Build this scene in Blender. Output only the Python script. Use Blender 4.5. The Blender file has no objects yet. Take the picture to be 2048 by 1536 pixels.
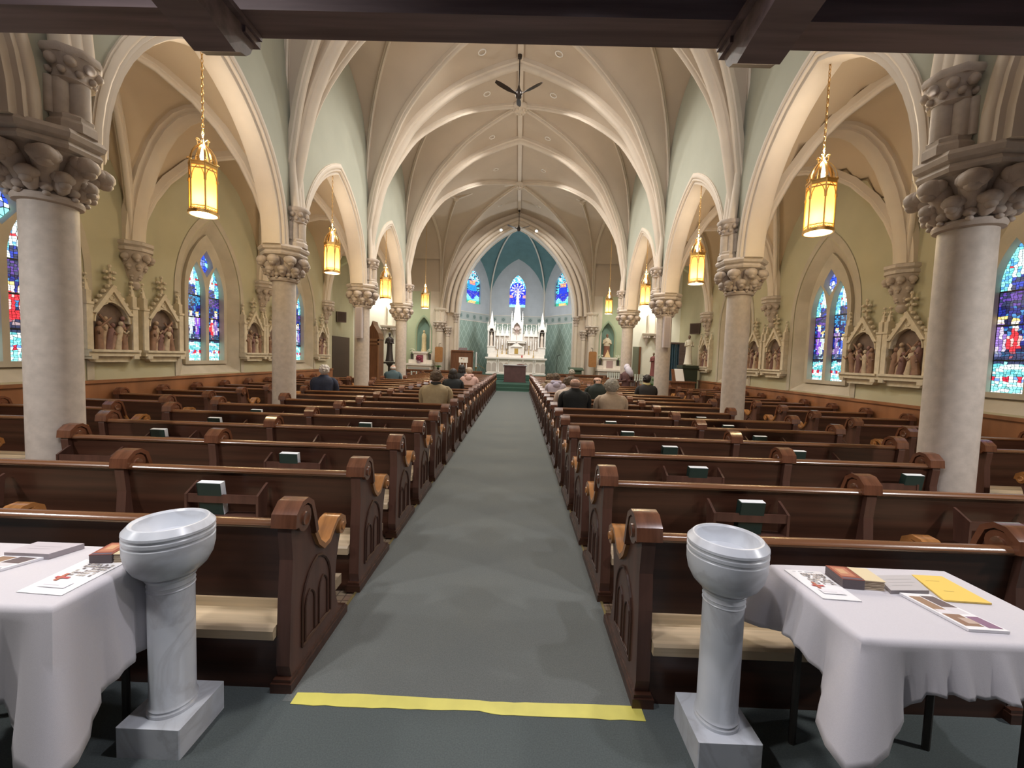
import bpy, bmesh, math, random
from mathutils import Vector, Matrix
from mathutils.geometry import tessellate_polygon
PI = math.pi; R = math.radians
C = bpy.context.scene.collection
scn = bpy.context.scene

# ---------------------------------------------------------------- camera
def setup_camera():
    F = 840.0; PITCH = .0600; YAW = .0124; ROLL = .032
    f = Vector((-math.sin(YAW)*math.cos(PITCH), math.cos(YAW)*math.cos(PITCH), -math.sin(PITCH)))
    r0 = Vector((math.cos(YAW), math.sin(YAW), 0)); u0 = r0.cross(f)
    r = r0*math.cos(ROLL)+u0*math.sin(ROLL); u = -r0*math.sin(ROLL)+u0*math.cos(ROLL)
    cd = bpy.data.cameras.new('camera'); cd.sensor_width = 36; cd.lens = F/2048*36
    cd.clip_start = .05; cd.clip_end = 200
    co = bpy.data.objects.new('camera', cd); C.objects.link(co)
    m = Matrix((( r.x, u.x, -f.x, 0), (r.y, u.y, -f.y, 0), (r.z, u.z, -f.z, 1.6), (0, 0, 0, 1)))
    co.matrix_world = m; scn.camera = co
setup_camera()
vs = scn.view_settings
vs.view_transform = 'Standard'; vs.look = 'None'; vs.gamma = 1; vs.use_curve_mapping = False
vs.exposure = .95
scn.cycles.use_denoising = True
scn.cycles.max_bounces = 7; scn.cycles.diffuse_bounces = 4; scn.cycles.glossy_bounces = 3
scn.cycles.sample_clamp_indirect = 4

# ---------------------------------------------------------------- world: even ambient fill, let in by leaving the unseen west end open
w = bpy.data.worlds.new('ambient_fill'); scn.world = w; w.use_nodes = True
w.node_tree.nodes['Background'].inputs[0].default_value = (.95, .97, 1, 1)
w.node_tree.nodes['Background'].inputs[1].default_value = 1.3

# ---------------------------------------------------------------- lamps
def lamp(kind, name, loc, power, col=(1, .9, .78), rad=.08, aim=None, ang=120, blend=.6):
    l = bpy.data.lights.new(name, kind); l.energy = power; l.color = col
    if kind == 'AREA':
        l.shape = 'DISK'; l.size = rad
    else: l.shadow_soft_size = rad
    if kind == 'SPOT': l.spot_size = R(ang); l.spot_blend = blend
    o = bpy.data.objects.new(name, l); C.objects.link(o); o.location = loc
    if aim is not None:
        d = Vector(aim)-Vector(loc); o.rotation_euler = d.to_track_quat('-Z', 'Y').to_euler()
    return o
XC = -.18; W = 4.04; BAY = 3.77
COOL = (.82, .90, 1.0); WARM = (1.0, .80, .55); NEUT = (1.0, .95, .88)
# can lights under the gallery
for gx in (-1.65, .3, 1.75):
    lamp('SPOT', 'gallery_light', (gx, 1.40, 3.44), 44, (.95, .93, 1), .05, (gx, 1.42, 0), 140, .7)
for gx, gp in ((-5.3, 210), (-1.8, 75), (1.3, 13), (5.0, 250)):  # added fill lamps, unseen, to brighten the near columns, fonts and cloths
    lamp('SPOT', 'added_gallery_fill', (gx, -1.6 if gp < 50 else .7, 3.44), gp, (.97, .95, .93) if gp > 50 else (.68, .80, 1), .10, (gx, .6 if gp < 50 else 2.2, 0), 150, .8)
# recessed lights in the nave vault
NAVE_CANS = [(9.0, 9.0), (10.6, 9.0), (12.2, 9.0), (14.5, 9.0), (16.9, 9.0), (20.8, 9.0)]
for cy, cz in NAVE_CANS:
    for s in (-1, 1):
        lamp('SPOT', 'nave_light', (XC+s*.93, cy, cz-.22), 165, NEUT, .12, (XC+s*1.3, cy, 0), 150, .8)
# added fill spots at the column capitals, each brightening the vault across the nave
for uk in (1, 2, 3, 4):
    for s in (-1, 1):
        lamp('SPOT', 'added_capital_fill', (XC+s*3.62, uk*3.77, 3.75), 75, (1, .95, .87), .15, (XC-s*2.6, uk*3.77+2.6, 8.0), 95, .9)
# chancel arch spots, sanctuary and apse wash
for s in (-1, 1):
    lamp('SPOT', 'arch_light', (XC+s*.95, 22.9, 8.2), 60, (1, .95, .8), .08, (XC+s*.9, 26.5, 3), 120, .8)
    lamp('SPOT', 'sanctuary_light', (XC+s*3.1, 24.0, 5.2), 88, (1, .93, .86), .06, (XC-s*.3, 27.5, 2.2), 75, .6)
    lamp('SPOT', 'sanctuary_fill_light', (XC+s*2.9, 24.2, 5.4), 90, (.85, .95, 1), .2, (XC+s*2.8, 28.4, 2.6), 110, .9)
    lamp('SPOT', 'transept_light', (XC+s*6.6, 19.6, 5.6), 70, (1, .96, .84), .1, (XC+s*6.4, 22.6, 2.2), 100, .7)
    lamp('SPOT', 'alcove_light', (XC+s*7.2, 21.4, 5.0), 85, (1, .97, .85), .08, (XC+s*7.0, 22.7, 3.0), 100, .7)
    lamp('SPOT', 'side_altar_light', (XC+s*5.0, 20.4, 5.4), 60, (.95, 1, .86), .1, (XC+s*5.0, 22.5, 2), 80, .7)
for s in (-1, 1):  # added soft fill above the gallery, brightens the vault and upper walls
    lamp('POINT', 'added_nave_fill', (XC+s*1.6, -.6, 5.0), 55, (1, .97, .92), .8)
lamp('POINT', 'apse_light', (XC, 25.6, 5.0), 150, (.9, .96, 1), .3)

# ---------------------------------------------------------------- materials
MT = {}
def mat(name, col, rough=.6, metal=0, noise=0, nscale=8, bump=0, bscale=60, spec=.5, wood=0, emit=None, coat=0, col2=None, stretch=None, bdist=.004):
    if name in MT: return MT[name]
    m = bpy.data.materials.new(name); m.use_nodes = True; nt = m.node_tree; b = nt.nodes['Principled BSDF']
    b.inputs['Base Color'].default_value = (*col, 1); b.inputs['Roughness'].default_value = rough
    b.inputs['Metallic'].default_value = metal; b.inputs['Specular IOR Level'].default_value = spec
    if coat: b.inputs['Coat Weight'].default_value = coat; b.inputs['Coat Roughness'].default_value = .15
    if emit: b.inputs['Emission Color'].default_value = (*emit[0], 1); b.inputs['Emission Strength'].default_value = emit[1]
    tc = nt.nodes.new('ShaderNodeTexCoord'); mp = nt.nodes.new('ShaderNodeMapping')
    nt.links.new(tc.outputs['Object'], mp.inputs[0])
    if stretch: mp.inputs['Scale'].default_value = stretch
    if noise:
        n = nt.nodes.new('ShaderNodeTexNoise'); n.inputs['Scale'].default_value = nscale; n.inputs['Detail'].default_value = 5
        nt.links.new(mp.outputs[0], n.inputs['Vector'])
        r = nt.nodes.new('ShaderNodeValToRGB'); r.color_ramp.elements[0].position = .3; r.color_ramp.elements[1].position = .7
        c2 = col2 or tuple(min(1, c*(1+noise)) for c in col)
        c1 = col if col2 else tuple(c*(1-noise) for c in col)
        r.color_ramp.elements[0].color = (*c1, 1); r.color_ramp.elements[1].color = (*c2, 1)
        nt.links.new(n.outputs['Fac'], r.inputs[0]); nt.links.new(r.outputs[0], b.inputs['Base Color'])
    if bump:
        n2 = nt.nodes.new('ShaderNodeTexNoise'); n2.inputs['Scale'].default_value = bscale; n2.inputs['Detail'].default_value = 3
        nt.links.new(mp.outputs[0], n2.inputs['Vector'])
        bp = nt.nodes.new('ShaderNodeBump'); bp.inputs['Strength'].default_value = bump; bp.inputs['Distance'].default_value = bdist
        nt.links.new(n2.outputs['Fac'], bp.inputs['Height']); nt.links.new(bp.outputs[0], b.inputs['Normal'])
    MT[name] = m; return m
PLASTER = mat('cream_plaster', (.54, .455, .37), .8, noise=.05, nscale=1.2)
RIB = mat('painted_rib', (.64, .56, .47), .6, noise=.04, nscale=3)
GREENW = mat('green_plaster', (.41, .42, .35), .85, noise=.05, nscale=1.5)
YELLOWW = mat('pale_green_plaster', (.46, .435, .305), .85, noise=.06, nscale=1.2)
SIDEG = mat('side_green_plaster', (.42, .46, .31), .85, noise=.05, nscale=1.5)
STONE = mat('grey_stone', (.53, .465, .41), .6, noise=.10, nscale=14, bump=.15, bscale=90)
CAPST = mat('carved_stone', (.47, .40, .35), .6, noise=.10, nscale=10, bump=.3, bscale=40, bdist=.01)
WINST = mat('window_stone', (.47, .42, .34), .75, noise=.10, nscale=3)
WHITEW = mat('white_plaster', (.80, .78, .68), .8, noise=.03, nscale=2)
WAINS = mat('oak_wainscot', (.27, .115, .05), .45, noise=.25, nscale=3, stretch=(1, 1, .15))
PEW = mat('dark_pew_wood', (.055, .021, .012), .36, noise=.4, nscale=2.2, stretch=(.35, 8, 8), spec=.5, coat=.15)
PEWEND = mat('pew_end_wood', (.095, .043, .030), .38, noise=.3, nscale=2.5, stretch=(6, 6, .6), coat=.15)
RAILW = mat('polished_rail_wood', (.17, .072, .032), .25, noise=.25, nscale=3, stretch=(.3, 9, 9), coat=.4)
CAPW = mat('red_brown_scroll_wood', (.15, .058, .030), .25, noise=.3, nscale=4, stretch=(8, 1.5, 1.5), coat=.4)
SCROLL = mat('orange_scroll_wood', (.34, .15, .05), .25, noise=.3, nscale=4, stretch=(8, 1.5, 1.5), coat=.4)
GROOVE = mat('carved_groove', (.05, .018, .01), .5)
SEATW = mat('worn_seat_wood', (.56, .43, .28), .4, noise=.2, nscale=4, stretch=(.3, 8, 8))
KNEEL = mat('beige_kneeler', (.40, .31, .21), .6, noise=.12, nscale=4, stretch=(.4, 6, 6))
DARKW = mat('gallery_dark_wood', (.17, .125, .13), .45, noise=.3, nscale=3, stretch=(.4, 6, 6))
BROWNW = mat('brown_oak', (.16, .065, .03), .4, noise=.25, nscale=3, stretch=(5, 5, .6))
CARPET2 = mat('cross_aisle_carpet', (.105, .122, .122), .95, noise=.14, nscale=160, bump=.5, bscale=500, spec=.1)  # darker tone: partly its own colour, partly under-gallery shade put into it
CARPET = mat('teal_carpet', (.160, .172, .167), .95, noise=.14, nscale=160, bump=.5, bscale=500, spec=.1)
CARPETG = mat('dark_green_carpet', (.055, .11, .085), .95, noise=.1, nscale=120, spec=.1)
MARBLE = mat('white_marble', (.60, .63, .68), .28, noise=.12, nscale=6, col2=(.70, .72, .76), spec=.5)
ALTARW = mat('altar_marble', (.80, .73, .66), .45, noise=.05, nscale=10)
ALTARS = mat('altar_recess_shade', (.52, .44, .38), .6)  # darker altar tone: shade of recesses and openings painted on flat plates
GLASSG = mat('teal_vault_paint', (.12, .215, .22), .8, noise=.1, nscale=2)
APSEW = mat('apse_grey_plaster', (.47, .47, .48), .8, noise=.06, nscale=2)
BRASS = mat('gilt_brass', (.75, .48, .18), .3, metal=1)
GOLD = mat('old_gold', (.55, .36, .10), .4, metal=.6)
IRON = mat('dark_iron', (.05, .045, .04), .5, metal=.5)
BLACK = mat('black_lead', (.012, .012, .015), .5)
CLOTH = mat('white_tablecloth', (.64, .61, .635), .85, noise=.02, nscale=200, bump=.15, bscale=700, spec=.2)
TAPE = mat('yellow_tape', (.72, .66, .14), .55, noise=.06, nscale=9)
PAPER = mat('white_paper', (.85, .83, .82), .7)
YPAPER = mat('yellow_paper', (.85, .60, .12), .7)
MAUVE = mat('grey_paper', (.48, .43, .44), .7, noise=.06, nscale=30)
BOOKG = mat('dark_green_cover', (.014, .036, .03), .5)
SKIN = mat('skin', (.55, .33, .25), .55)
FANM = mat('fan_bronze', (.035, .026, .022), .35, metal=.4)
BULB = mat('lit_bulb', (1, 1, 1), .5, emit=((1, .96, .88), 3))
LENS = mat('lit_lens', (1, 1, 1), .5, emit=((1, .90, .66), 3.0))

def marble_veins(m, dark=(.42, .42, .44), sc=3.0):
    nt = m.node_tree; b = nt.nodes['Principled BSDF']; src = b.inputs['Base Color'].links[0].from_socket
    tc = nt.nodes.new('ShaderNodeTexCoord'); n = nt.nodes.new('ShaderNodeTexNoise'); n.inputs['Scale'].default_value = sc; n.inputs['Detail'].default_value = 8
    n.inputs['Distortion'].default_value = 1.2
    nt.links.new(tc.outputs['Object'], n.inputs['Vector'])
    r = nt.nodes.new('ShaderNodeValToRGB'); e = r.color_ramp.elements
    e[0].position = .46; e[0].color = (0, 0, 0, 1); e[1].position = .56; e[1].color = (0, 0, 0, 1)
    k = e.new(.505); k.color = (.42, .42, .42, 1)
    mx = nt.nodes.new('ShaderNodeMix'); mx.data_type = 'RGBA'; mx.inputs['B'].default_value = (*dark, 1)
    nt.links.new(n.outputs['Fac'], r.inputs[0]); nt.links.new(r.outputs[0], mx.inputs['Factor'])
    nt.links.new(src, mx.inputs['A']); nt.links.new(mx.outputs['Result'], b.inputs['Base Color'])
marble_veins(MARBLE)

def tile_mat():
    m = bpy.data.materials.new('mosaic_tile'); m.use_nodes = True; nt = m.node_tree; b = nt.nodes['Principled BSDF']
    tc = nt.nodes.new('ShaderNodeTexCoord'); br = nt.nodes.new('ShaderNodeTexBrick'); br.offset = 0
    br.inputs['Scale'].default_value = 1; br.inputs['Brick Width'].default_value = .055; br.inputs['Row Height'].default_value = .055
    br.inputs['Mortar Size'].default_value = .004; br.inputs['Color1'].default_value = (.50, .39, .26, 1); br.inputs['Color2'].default_value = (.38, .25, .17, 1)
    br.inputs['Mortar'].default_value = (.2, .14, .1, 1)
    nt.links.new(tc.outputs['Object'], br.inputs['Vector']); nt.links.new(br.outputs['Color'], b.inputs['Base Color']); b.inputs['Roughness'].default_value = .45
    return m
TILE = tile_mat()
def lattice_mat():
    m = bpy.data.materials.new('green_lattice_paint'); m.use_nodes = True; nt = m.node_tree; b = nt.nodes['Principled BSDF']
    tc = nt.nodes.new('ShaderNodeTexCoord'); sp = nt.nodes.new('ShaderNodeSeparateXYZ'); nt.links.new(tc.outputs['Object'], sp.inputs[0])
    def mth(op, a, bb=None):
        n = nt.nodes.new('ShaderNodeMath'); n.operation = op
        for i, v in enumerate((a, bb)):
            if v is None: continue
            if isinstance(v, (int, float)): n.inputs[i].default_value = v
            else: nt.links.new(v, n.inputs[i])
        return n.outputs[0]
    z = mth('MULTIPLY', sp.outputs['Z'], .62)
    outs = []
    for op in ('ADD', 'SUBTRACT'):
        q = mth(op, sp.outputs['X'], z); q = mth('MULTIPLY', q, 2.3); q = mth('FRACT', q); q = mth('SUBTRACT', q, .5); q = mth('ABSOLUTE', q); outs.append(mth('LESS_THAN', q, .055))
    f = mth('MAXIMUM', outs[0], outs[1]); f = mth('MULTIPLY', f, .8)
    mx = nt.nodes.new('ShaderNodeMix'); mx.data_type = 'RGBA'; mx.inputs['A'].default_value = (.28, .345, .28, 1); mx.inputs['B'].default_value = (.46, .54, .46, 1)
    nt.links.new(f, mx.inputs['Factor']); nt.links.new(mx.outputs['Result'], b.inputs['Base Color']); b.inputs['Roughness'].default_value = .7
    return m
LATTICE = lattice_mat()
def stained_mat(name, strength):
    m = bpy.data.materials.new(name); m.use_nodes = True; nt = m.node_tree; b = nt.nodes['Principled BSDF']
    at = nt.nodes.new('ShaderNodeAttribute'); at.attribute_name = 'Col'
    nt.links.new(at.outputs['Color'], b.inputs['Emission Color']); b.inputs['Emission Strength'].default_value = strength
    b.inputs['Base Color'].default_value = (.02, .02, .02, 1); b.inputs['Roughness'].default_value = .3
    m.cycles.emission_sampling = 'NONE'
    return m
STAIN = stained_mat('stained_glass', 1.0)
def paint_mat(name):
    m = bpy.data.materials.new(name); m.use_nodes = True; nt = m.node_tree; b = nt.nodes['Principled BSDF']
    at = nt.nodes.new('ShaderNodeAttribute'); at.attribute_name = 'Col'; nt.links.new(at.outputs['Color'], b.inputs['Base Color']); b.inputs['Roughness'].default_value = .6
    return m
PRINT = paint_mat('printed_paper')
def amber_mat():
    m = bpy.data.materials.new('amber_glass'); m.use_nodes = True; nt = m.node_tree
    for n in list(nt.nodes): nt.nodes.remove(n)
    o = nt.nodes.new('ShaderNodeOutputMaterial'); t = nt.nodes.new('ShaderNodeBsdfTranslucent'); t.inputs[0].default_value = (1, .72, .30, 1)
    e = nt.nodes.new('ShaderNodeEmission'); e.inputs[0].default_value = (1, .55, .14, 1); e.inputs[1].default_value = .40
    a = nt.nodes.new('ShaderNodeAddShader'); nt.links.new(t.outputs[0], a.inputs[0]); nt.links.new(e.outputs[0], a.inputs[1]); nt.links.new(a.outputs[0], o.inputs[0])
    m.cycles.emission_sampling = 'NONE'
    return m
AMBER = amber_mat()

# ---------------------------------------------------------------- mesh helpers
class MB:
    def __init__(s): s.v = []; s.f = []; s.c = []; s.m = Matrix.Identity(4)
    def add(s, vs, fs, col=None):
        n = len(s.v); s.v += [tuple(s.m @ Vector(p)) for p in vs]
        for q in fs: s.f.append(tuple(n+i for i in q)); s.c.append(col)
        return s
    def box(s, x0, x1, y0, y1, z0, z1, col=None):
        return s.add([(x0,y0,z0),(x1,y0,z0),(x1,y1,z0),(x0,y1,z0),(x0,y0,z1),(x1,y0,z1),(x1,y1,z1),(x0,y1,z1)],
                     [(0,3,2,1),(4,5,6,7),(0,1,5,4),(1,2,6,5),(2,3,7,6),(3,0,4,7)], col)
    def lathe(s, prof, n=24, c=(0,0,0), cap=True, rot=0):
        vs = []; fs = []
        for r, z in prof:
            for i in range(n):
                a = 2*PI*i/n+rot; vs.append((c[0]+r*math.cos(a), c[1]+r*math.sin(a), c[2]+z))
        for j in range(len(prof)-1):
            for i in range(n):
                k = (i+1) % n; fs.append((j*n+i, j*n+k, (j+1)*n+k, (j+1)*n+i))
        if cap:
            fs.append(tuple(range(n-1, -1, -1))); fs.append(tuple((len(prof)-1)*n+i for i in range(n)))
        return s.add(vs, fs)
    def sphere(s, c, r, n=8, m=6):
        rx, ry, rz = r if isinstance(r, (tuple, list)) else (r, r, r)
        vs = [(c[0], c[1], c[2]-rz)]; fs = []
        for j in range(1, m):
            t = -PI/2+PI*j/m
            for i in range(n):
                a = 2*PI*i/n; vs.append((c[0]+rx*math.cos(t)*math.cos(a), c[1]+ry*math.cos(t)*math.sin(a), c[2]+rz*math.sin(t)))
        vs.append((c[0], c[1], c[2]+rz)); L = len(vs)-1
        for i in range(n):
            k = (i+1) % n; fs.append((0, 1+k, 1+i)); fs.append((L, 1+(m-2)*n+i, 1+(m-2)*n+k))
            for j in range(m-2): fs.append((1+j*n+i, 1+j*n+k, 1+(j+1)*n+k, 1+(j+1)*n+i))
        return s.add(vs, fs)
    def tube(s, pts, r, n=8, cap=True):
        pts = [Vector(p) for p in pts]; vs = []; fs = []; N = len(pts)
        rs = r if isinstance(r, (list, tuple)) else [r]*N
        prev = None
        for k, p in enumerate(pts):
            t = (pts[min(k+1, N-1)]-pts[max(k-1, 0)]).normalized()
            if prev is None:
                a = Vector((0, 0, 1)) if abs(t.z) < .9 else Vector((1, 0, 0)); u = t.cross(a).normalized()
            else: u = (prev-t*prev.dot(t)).normalized()
            prev = u; v = t.cross(u)
            for i in range(n):
                a = 2*PI*i/n; vs.append(tuple(p+(u*math.cos(a)+v*math.sin(a))*rs[k]))
        for k in range(N-1):
            for i in range(n):
                j = (i+1) % n; fs.append((k*n+i, k*n+j, (k+1)*n+j, (k+1)*n+i))
        if cap: fs.append(tuple(range(n-1, -1, -1))); fs.append(tuple((N-1)*n+i for i in range(n)))
        return s.add(vs, fs)
    def torus(s, c, R0, r, n=16, m=6, axis='z', sc=1):
        pts = []
        vs = []; fs = []
        for i in range(n):
            a = 2*PI*i/n
            for j in range(m):
                b = 2*PI*j/m; x = (R0+r*math.cos(b))*math.cos(a); y = (R0+r*math.cos(b))*math.sin(a)*sc; z = r*math.sin(b)
                p = (x, y, z) if axis == 'z' else ((x, z, y) if axis == 'y' else (z, x, y))
                vs.append((c[0]+p[0], c[1]+p[1], c[2]+p[2]))
        for i in range(n):
            for j in range(m):
                fs.append((i*m+j, ((i+1) % n)*m+j, ((i+1) % n)*m+(j+1) % m, i*m+(j+1) % m))
        return s.add(vs, fs)
    def prism(s, poly, t0, t1, ax='y', col=None):
        """poly in the plane across ax, extruded from t0 to t1 along ax"""
        return s.plate([poly], t0, t1, ax, col)
    def plate(s, loops, t0, t1, ax='y', col=None):
        def P(a, b, t): return (a, t, b) if ax == 'y' else ((t, a, b) if ax == 'x' else (a, b, t))
        tri = tessellate_polygon([[Vector((a, b, 0)) for a, b in lp] for lp in loops])
        flat = [p for lp in loops for p in lp]; n = len(flat)
        vs = [P(a, b, t0) for a, b in flat]+[P(a, b, t1) for a, b in flat]
        fs = [tuple(t) for t in tri]+[tuple(n+i for i in reversed(t)) for t in tri]
        o = 0
        for lp in loops:
            L = len(lp)
            for i in range(L): j = (i+1) % L; fs.append((o+i, o+j, n+o+j, n+o+i))
            o += L
        return s.add(vs, fs, col)
    def sweep(s, pts, prof, B, cap=True):
        """profile (b,n) swept along pts; B is the fixed sideways axis"""
        pts = [Vector(p) for p in pts]; B = Vector(B).normalized(); N = len(pts); m = len(prof); vs = []; fs = []
        for k, p in enumerate(pts):
            t = (pts[min(k+1, N-1)]-pts[max(k-1, 0)]).normalized(); nn = B.cross(t).normalized()
            if 0 < k < N-1:
                t1 = (p-pts[k-1]).normalized(); cc = max(.5, t.dot(t1))
            else: cc = 1
            for b, q in prof: vs.append(tuple(p+B*b+nn*(q/cc)))
        for k in range(N-1):
            for i in range(m): j = (i+1) % m; fs.append((k*m+i, k*m+j, (k+1)*m+j, (k+1)*m+i))
        if cap: fs.append(tuple(range(m-1, -1, -1))); fs.append(tuple((N-1)*m+i for i in range(m)))
        return s.add(vs, fs)
    def build(s, name, material, parent=None, smooth=False, loc=None, fix=True):
        me = mesh_of(s, name, smooth, fix); me.materials.append(material)
        return put(name, me, parent, loc)
def mesh_of(s, name, smooth=False, fix=True):
    me = bpy.data.meshes.new(name); me.from_pydata(s.v, [], s.f)
    if any(c is not None for c in s.c):
        ca = me.color_attributes.new('Col', 'FLOAT_COLOR', 'CORNER'); d = []
        for p, c in zip(me.polygons, s.c):
            d += list((*(c or (.8, .8, .8)), 1))*len(p.vertices)
        ca.data.foreach_set('color', d)
    if fix:
        bm = bmesh.new(); bm.from_mesh(me); bmesh.ops.recalc_face_normals(bm, faces=bm.faces); bm.to_mesh(me); bm.free()
    if smooth:
        me.polygons.foreach_set('use_smooth', [True]*len(me.polygons))
        try: me.set_sharp_from_angle(angle=R(smooth if smooth > 1 else 38))
        except Exception: pass
    return me
def put(name, me, parent=None, loc=None):
    o = bpy.data.objects.new(name, me); C.objects.link(o)
    if parent is not None: o.parent = parent
    if loc is not None: o.location = loc
    return o
def tag(o, label, cat, group=None, kind=None):
    o['label'] = label; o['category'] = cat
    if group: o['group'] = group
    if kind: o['kind'] = kind
    return o
def struct(o): o['kind'] = 'structure'; return o
def thing(name, label, cat, loc=(0,0,0), rz=0, group=None):
    o = bpy.data.objects.new(name, None); C.objects.link(o); o.location = loc; o.rotation_euler = (0, 0, rz); o.empty_display_size = .1
    return tag(o, label, cat, group)
KIDS = {}
def kids(o): return [c for c in bpy.data.objects if c.parent == o]
def copy_tree(o, parent=None):
    c = o.copy(); C.objects.link(c); c.parent = parent
    for ch in kids(o): copy_tree(ch, c)
    return c
def parch(cx, a, z0, h, n=10):
    """pointed arch from the right springing over the apex to the left springing"""
    Rr = (a*a+h*h)/(2*a); tm = math.asin(min(1, h/Rr)) if h <= Rr else PI/2
    if a-Rr > 0: pass
    r = [(cx+a-Rr+Rr*math.cos(tm*i/n), z0+Rr*math.sin(tm*i/n)) for i in range(n+1)]
    r[-1] = (cx, z0+h)
    return r+[(2*cx-x, z) for x, z in reversed(r[:-1])]
def lancet(cx, a, z0, zs, h, n=8):
    return [(cx-a, z0), (cx+a, z0)]+parch(cx, a, zs, h, n)

# ================================================================ SETTING
WL, WR = -6.95, 6.72            # side aisle walls
XL, XR = XC-W, XC+W             # column lines
END = 22.62                     # chancel arch
def S(name, mb, m, smooth=False, loc=None, rz=0):
    o = struct(mb.build(name, m, None, smooth, loc)); o.rotation_euler = (0, 0, rz); return o
S('floor', MB().box(-9.5, 9.2, -6, 31, -.12, -.012), TILE)
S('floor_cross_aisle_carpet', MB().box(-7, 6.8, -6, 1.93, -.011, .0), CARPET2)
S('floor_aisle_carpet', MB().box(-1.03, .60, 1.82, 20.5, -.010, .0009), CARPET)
S('floor_front_carpet', MB().box(-7.5, 7.4, 20.5, 20.9, -.011, .001), CARPETG)
mb = MB(); mb.box(-1.045, -1.03, 1.9, 20.5, -.011, .006); mb.box(.60, .615, 1.9, 20.5, -.011, .006)
S('trim_carpet_edge', mb, mat('brass_edge', (.35, .28, .12), .4, metal=.5))

# --- vault profile
FT = [(0, 9.30), (.78, 9.04), (1.73, 8.58), (2.67, 7.80), (3.13, 7.15), (3.6, 6.15), (3.85, 5.15), (4.04, 4.05)]
def _dense():
    P = FT; out = []
    for i in range(len(P)-1):
        p0 = P[i-1] if i else (-P[1][0]+.12, P[0][1]+.18); p1, p2 = P[i], P[i+1]; p3 = P[i+2] if i+2 < len(P) else (P[-1][0]+.02, P[-1][1]-.6)
        for k in range(6):
            t = k/6; out.append(tuple(.5*((2*p1[j])+(p2[j]-p0[j])*t+(2*p0[j]-5*p1[j]+4*p2[j]-p3[j])*t*t+(3*p1[j]-p0[j]-3*p2[j]+p3[j])*t**3) for j in (0, 1)))
    out.append(P[-1]); return sorted(out)
FT = _dense()
def fx(x):
    x = abs(x)
    for (a, za), (b, zb) in zip(FT, FT[1:]):
        if x <= b: return za+(zb-za)*(x-a)/(b-a)
    return 4.05
def gw(v, ex): 
    return 4.05+(8.25-4.05)*max(0, (fx(W*v)-4.05)/5.25)**ex
def latz(x, v, ex):
    xd = W*v
    if W-xd < 1e-6: return 4.05
    t = (x-xd)/(W-xd); return fx(xd)+(gw(v, ex)-fx(xd))*t
XS = [FT[i][0] for i in range(0, len(FT), 2)]
BAYS = [(-3.77, 0), (0, 3.77), (3.77, 7.54), (7.54, 11.31), (11.31, 15.08), (15.08, END)]
ceil = MB(); wallL = MB(); wallR = MB()
for y0, y1 in BAYS:
    ym = (y0+y1)/2; h = (y1-y0)/2; ex = .5 if h < 3 else .3
    for s in (-1, 1):
        vs = []; fs = []
        for e in (0, 1):                       # nave cells
            yc = y0 if e == 0 else y1; n0 = len(vs); sg = 1 if e == 0 else -1
            for x in XS:
                yd = ym-sg*h*x/W; vs += [(XC+s*x, yc, fx(x)), (XC+s*x, (yc+yd)/2, fx(x)), (XC+s*x, yd, fx(x))]
            for i in range(len(XS)-1):
                for j in (0, 1): a = n0+i*3+j; fs.append((a, a+1, a+4, a+3))
            # lateral half cell
            n0 = len(vs); K = 6
            for x in XS:
                v = x/W; y = ym-sg*h*v
                for k in range(K+1):
                    xx = x+(W-x)*k/K; vs.append((XC+s*xx, y, latz(xx, v, ex)))
            for i in range(len(XS)-1):
                for k in range(K): a = n0+i*(K+1)+k; fs.append((a, a+1, a+K+2, a+K+1))
        ceil.add(vs, fs)
S('ceiling_nave_vault', ceil, PLASTER, smooth=50)

# --- ribs
def rib(mb, pts, wd, dp):
    a = wd/2
    d = (Vector(pts[-1])-Vector(pts[0])); B = Vector((d.y, -d.x, 0)).normalized()
    # nn = B x t : make profile hang below the web
    t = (Vector(pts[1])-Vector(pts[0])).normalized(); nn = B.cross(t)
    sgn = -1 if nn.z > 0 or (abs(nn.z) < .3 and nn.dot(d.normalized()) < 0) else 1
    mid = (Vector(pts[len(pts)//2+1])-Vector(pts[len(pts)//2-1])).normalized(); sgn = 1 if B.cross(mid).z < 0 else -1
    pr = [(-a, -.05), (a, -.05), (a, dp*.45), (a*.62, dp*.55), (a*.62, dp*.8), (a*.3, dp), (-a*.3, dp), (-a*.62, dp*.8), (-a*.62, dp*.55), (-a, dp*.45)]
    mb.sweep(pts, [(b, q*sgn) for b, q in pr], B)
for k, yc in enumerate([3.77, 7.54, 11.31, 15.08]):
    mb = MB(); pts = [(XC+s*x, yc, fx(x)) for s, xs in ((-1, reversed(XS)), (1, XS[1:])) for x in xs]
    rib(mb, pts, .27, .22); S('trim_transverse_rib', mb, RIB, smooth=50)
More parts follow.
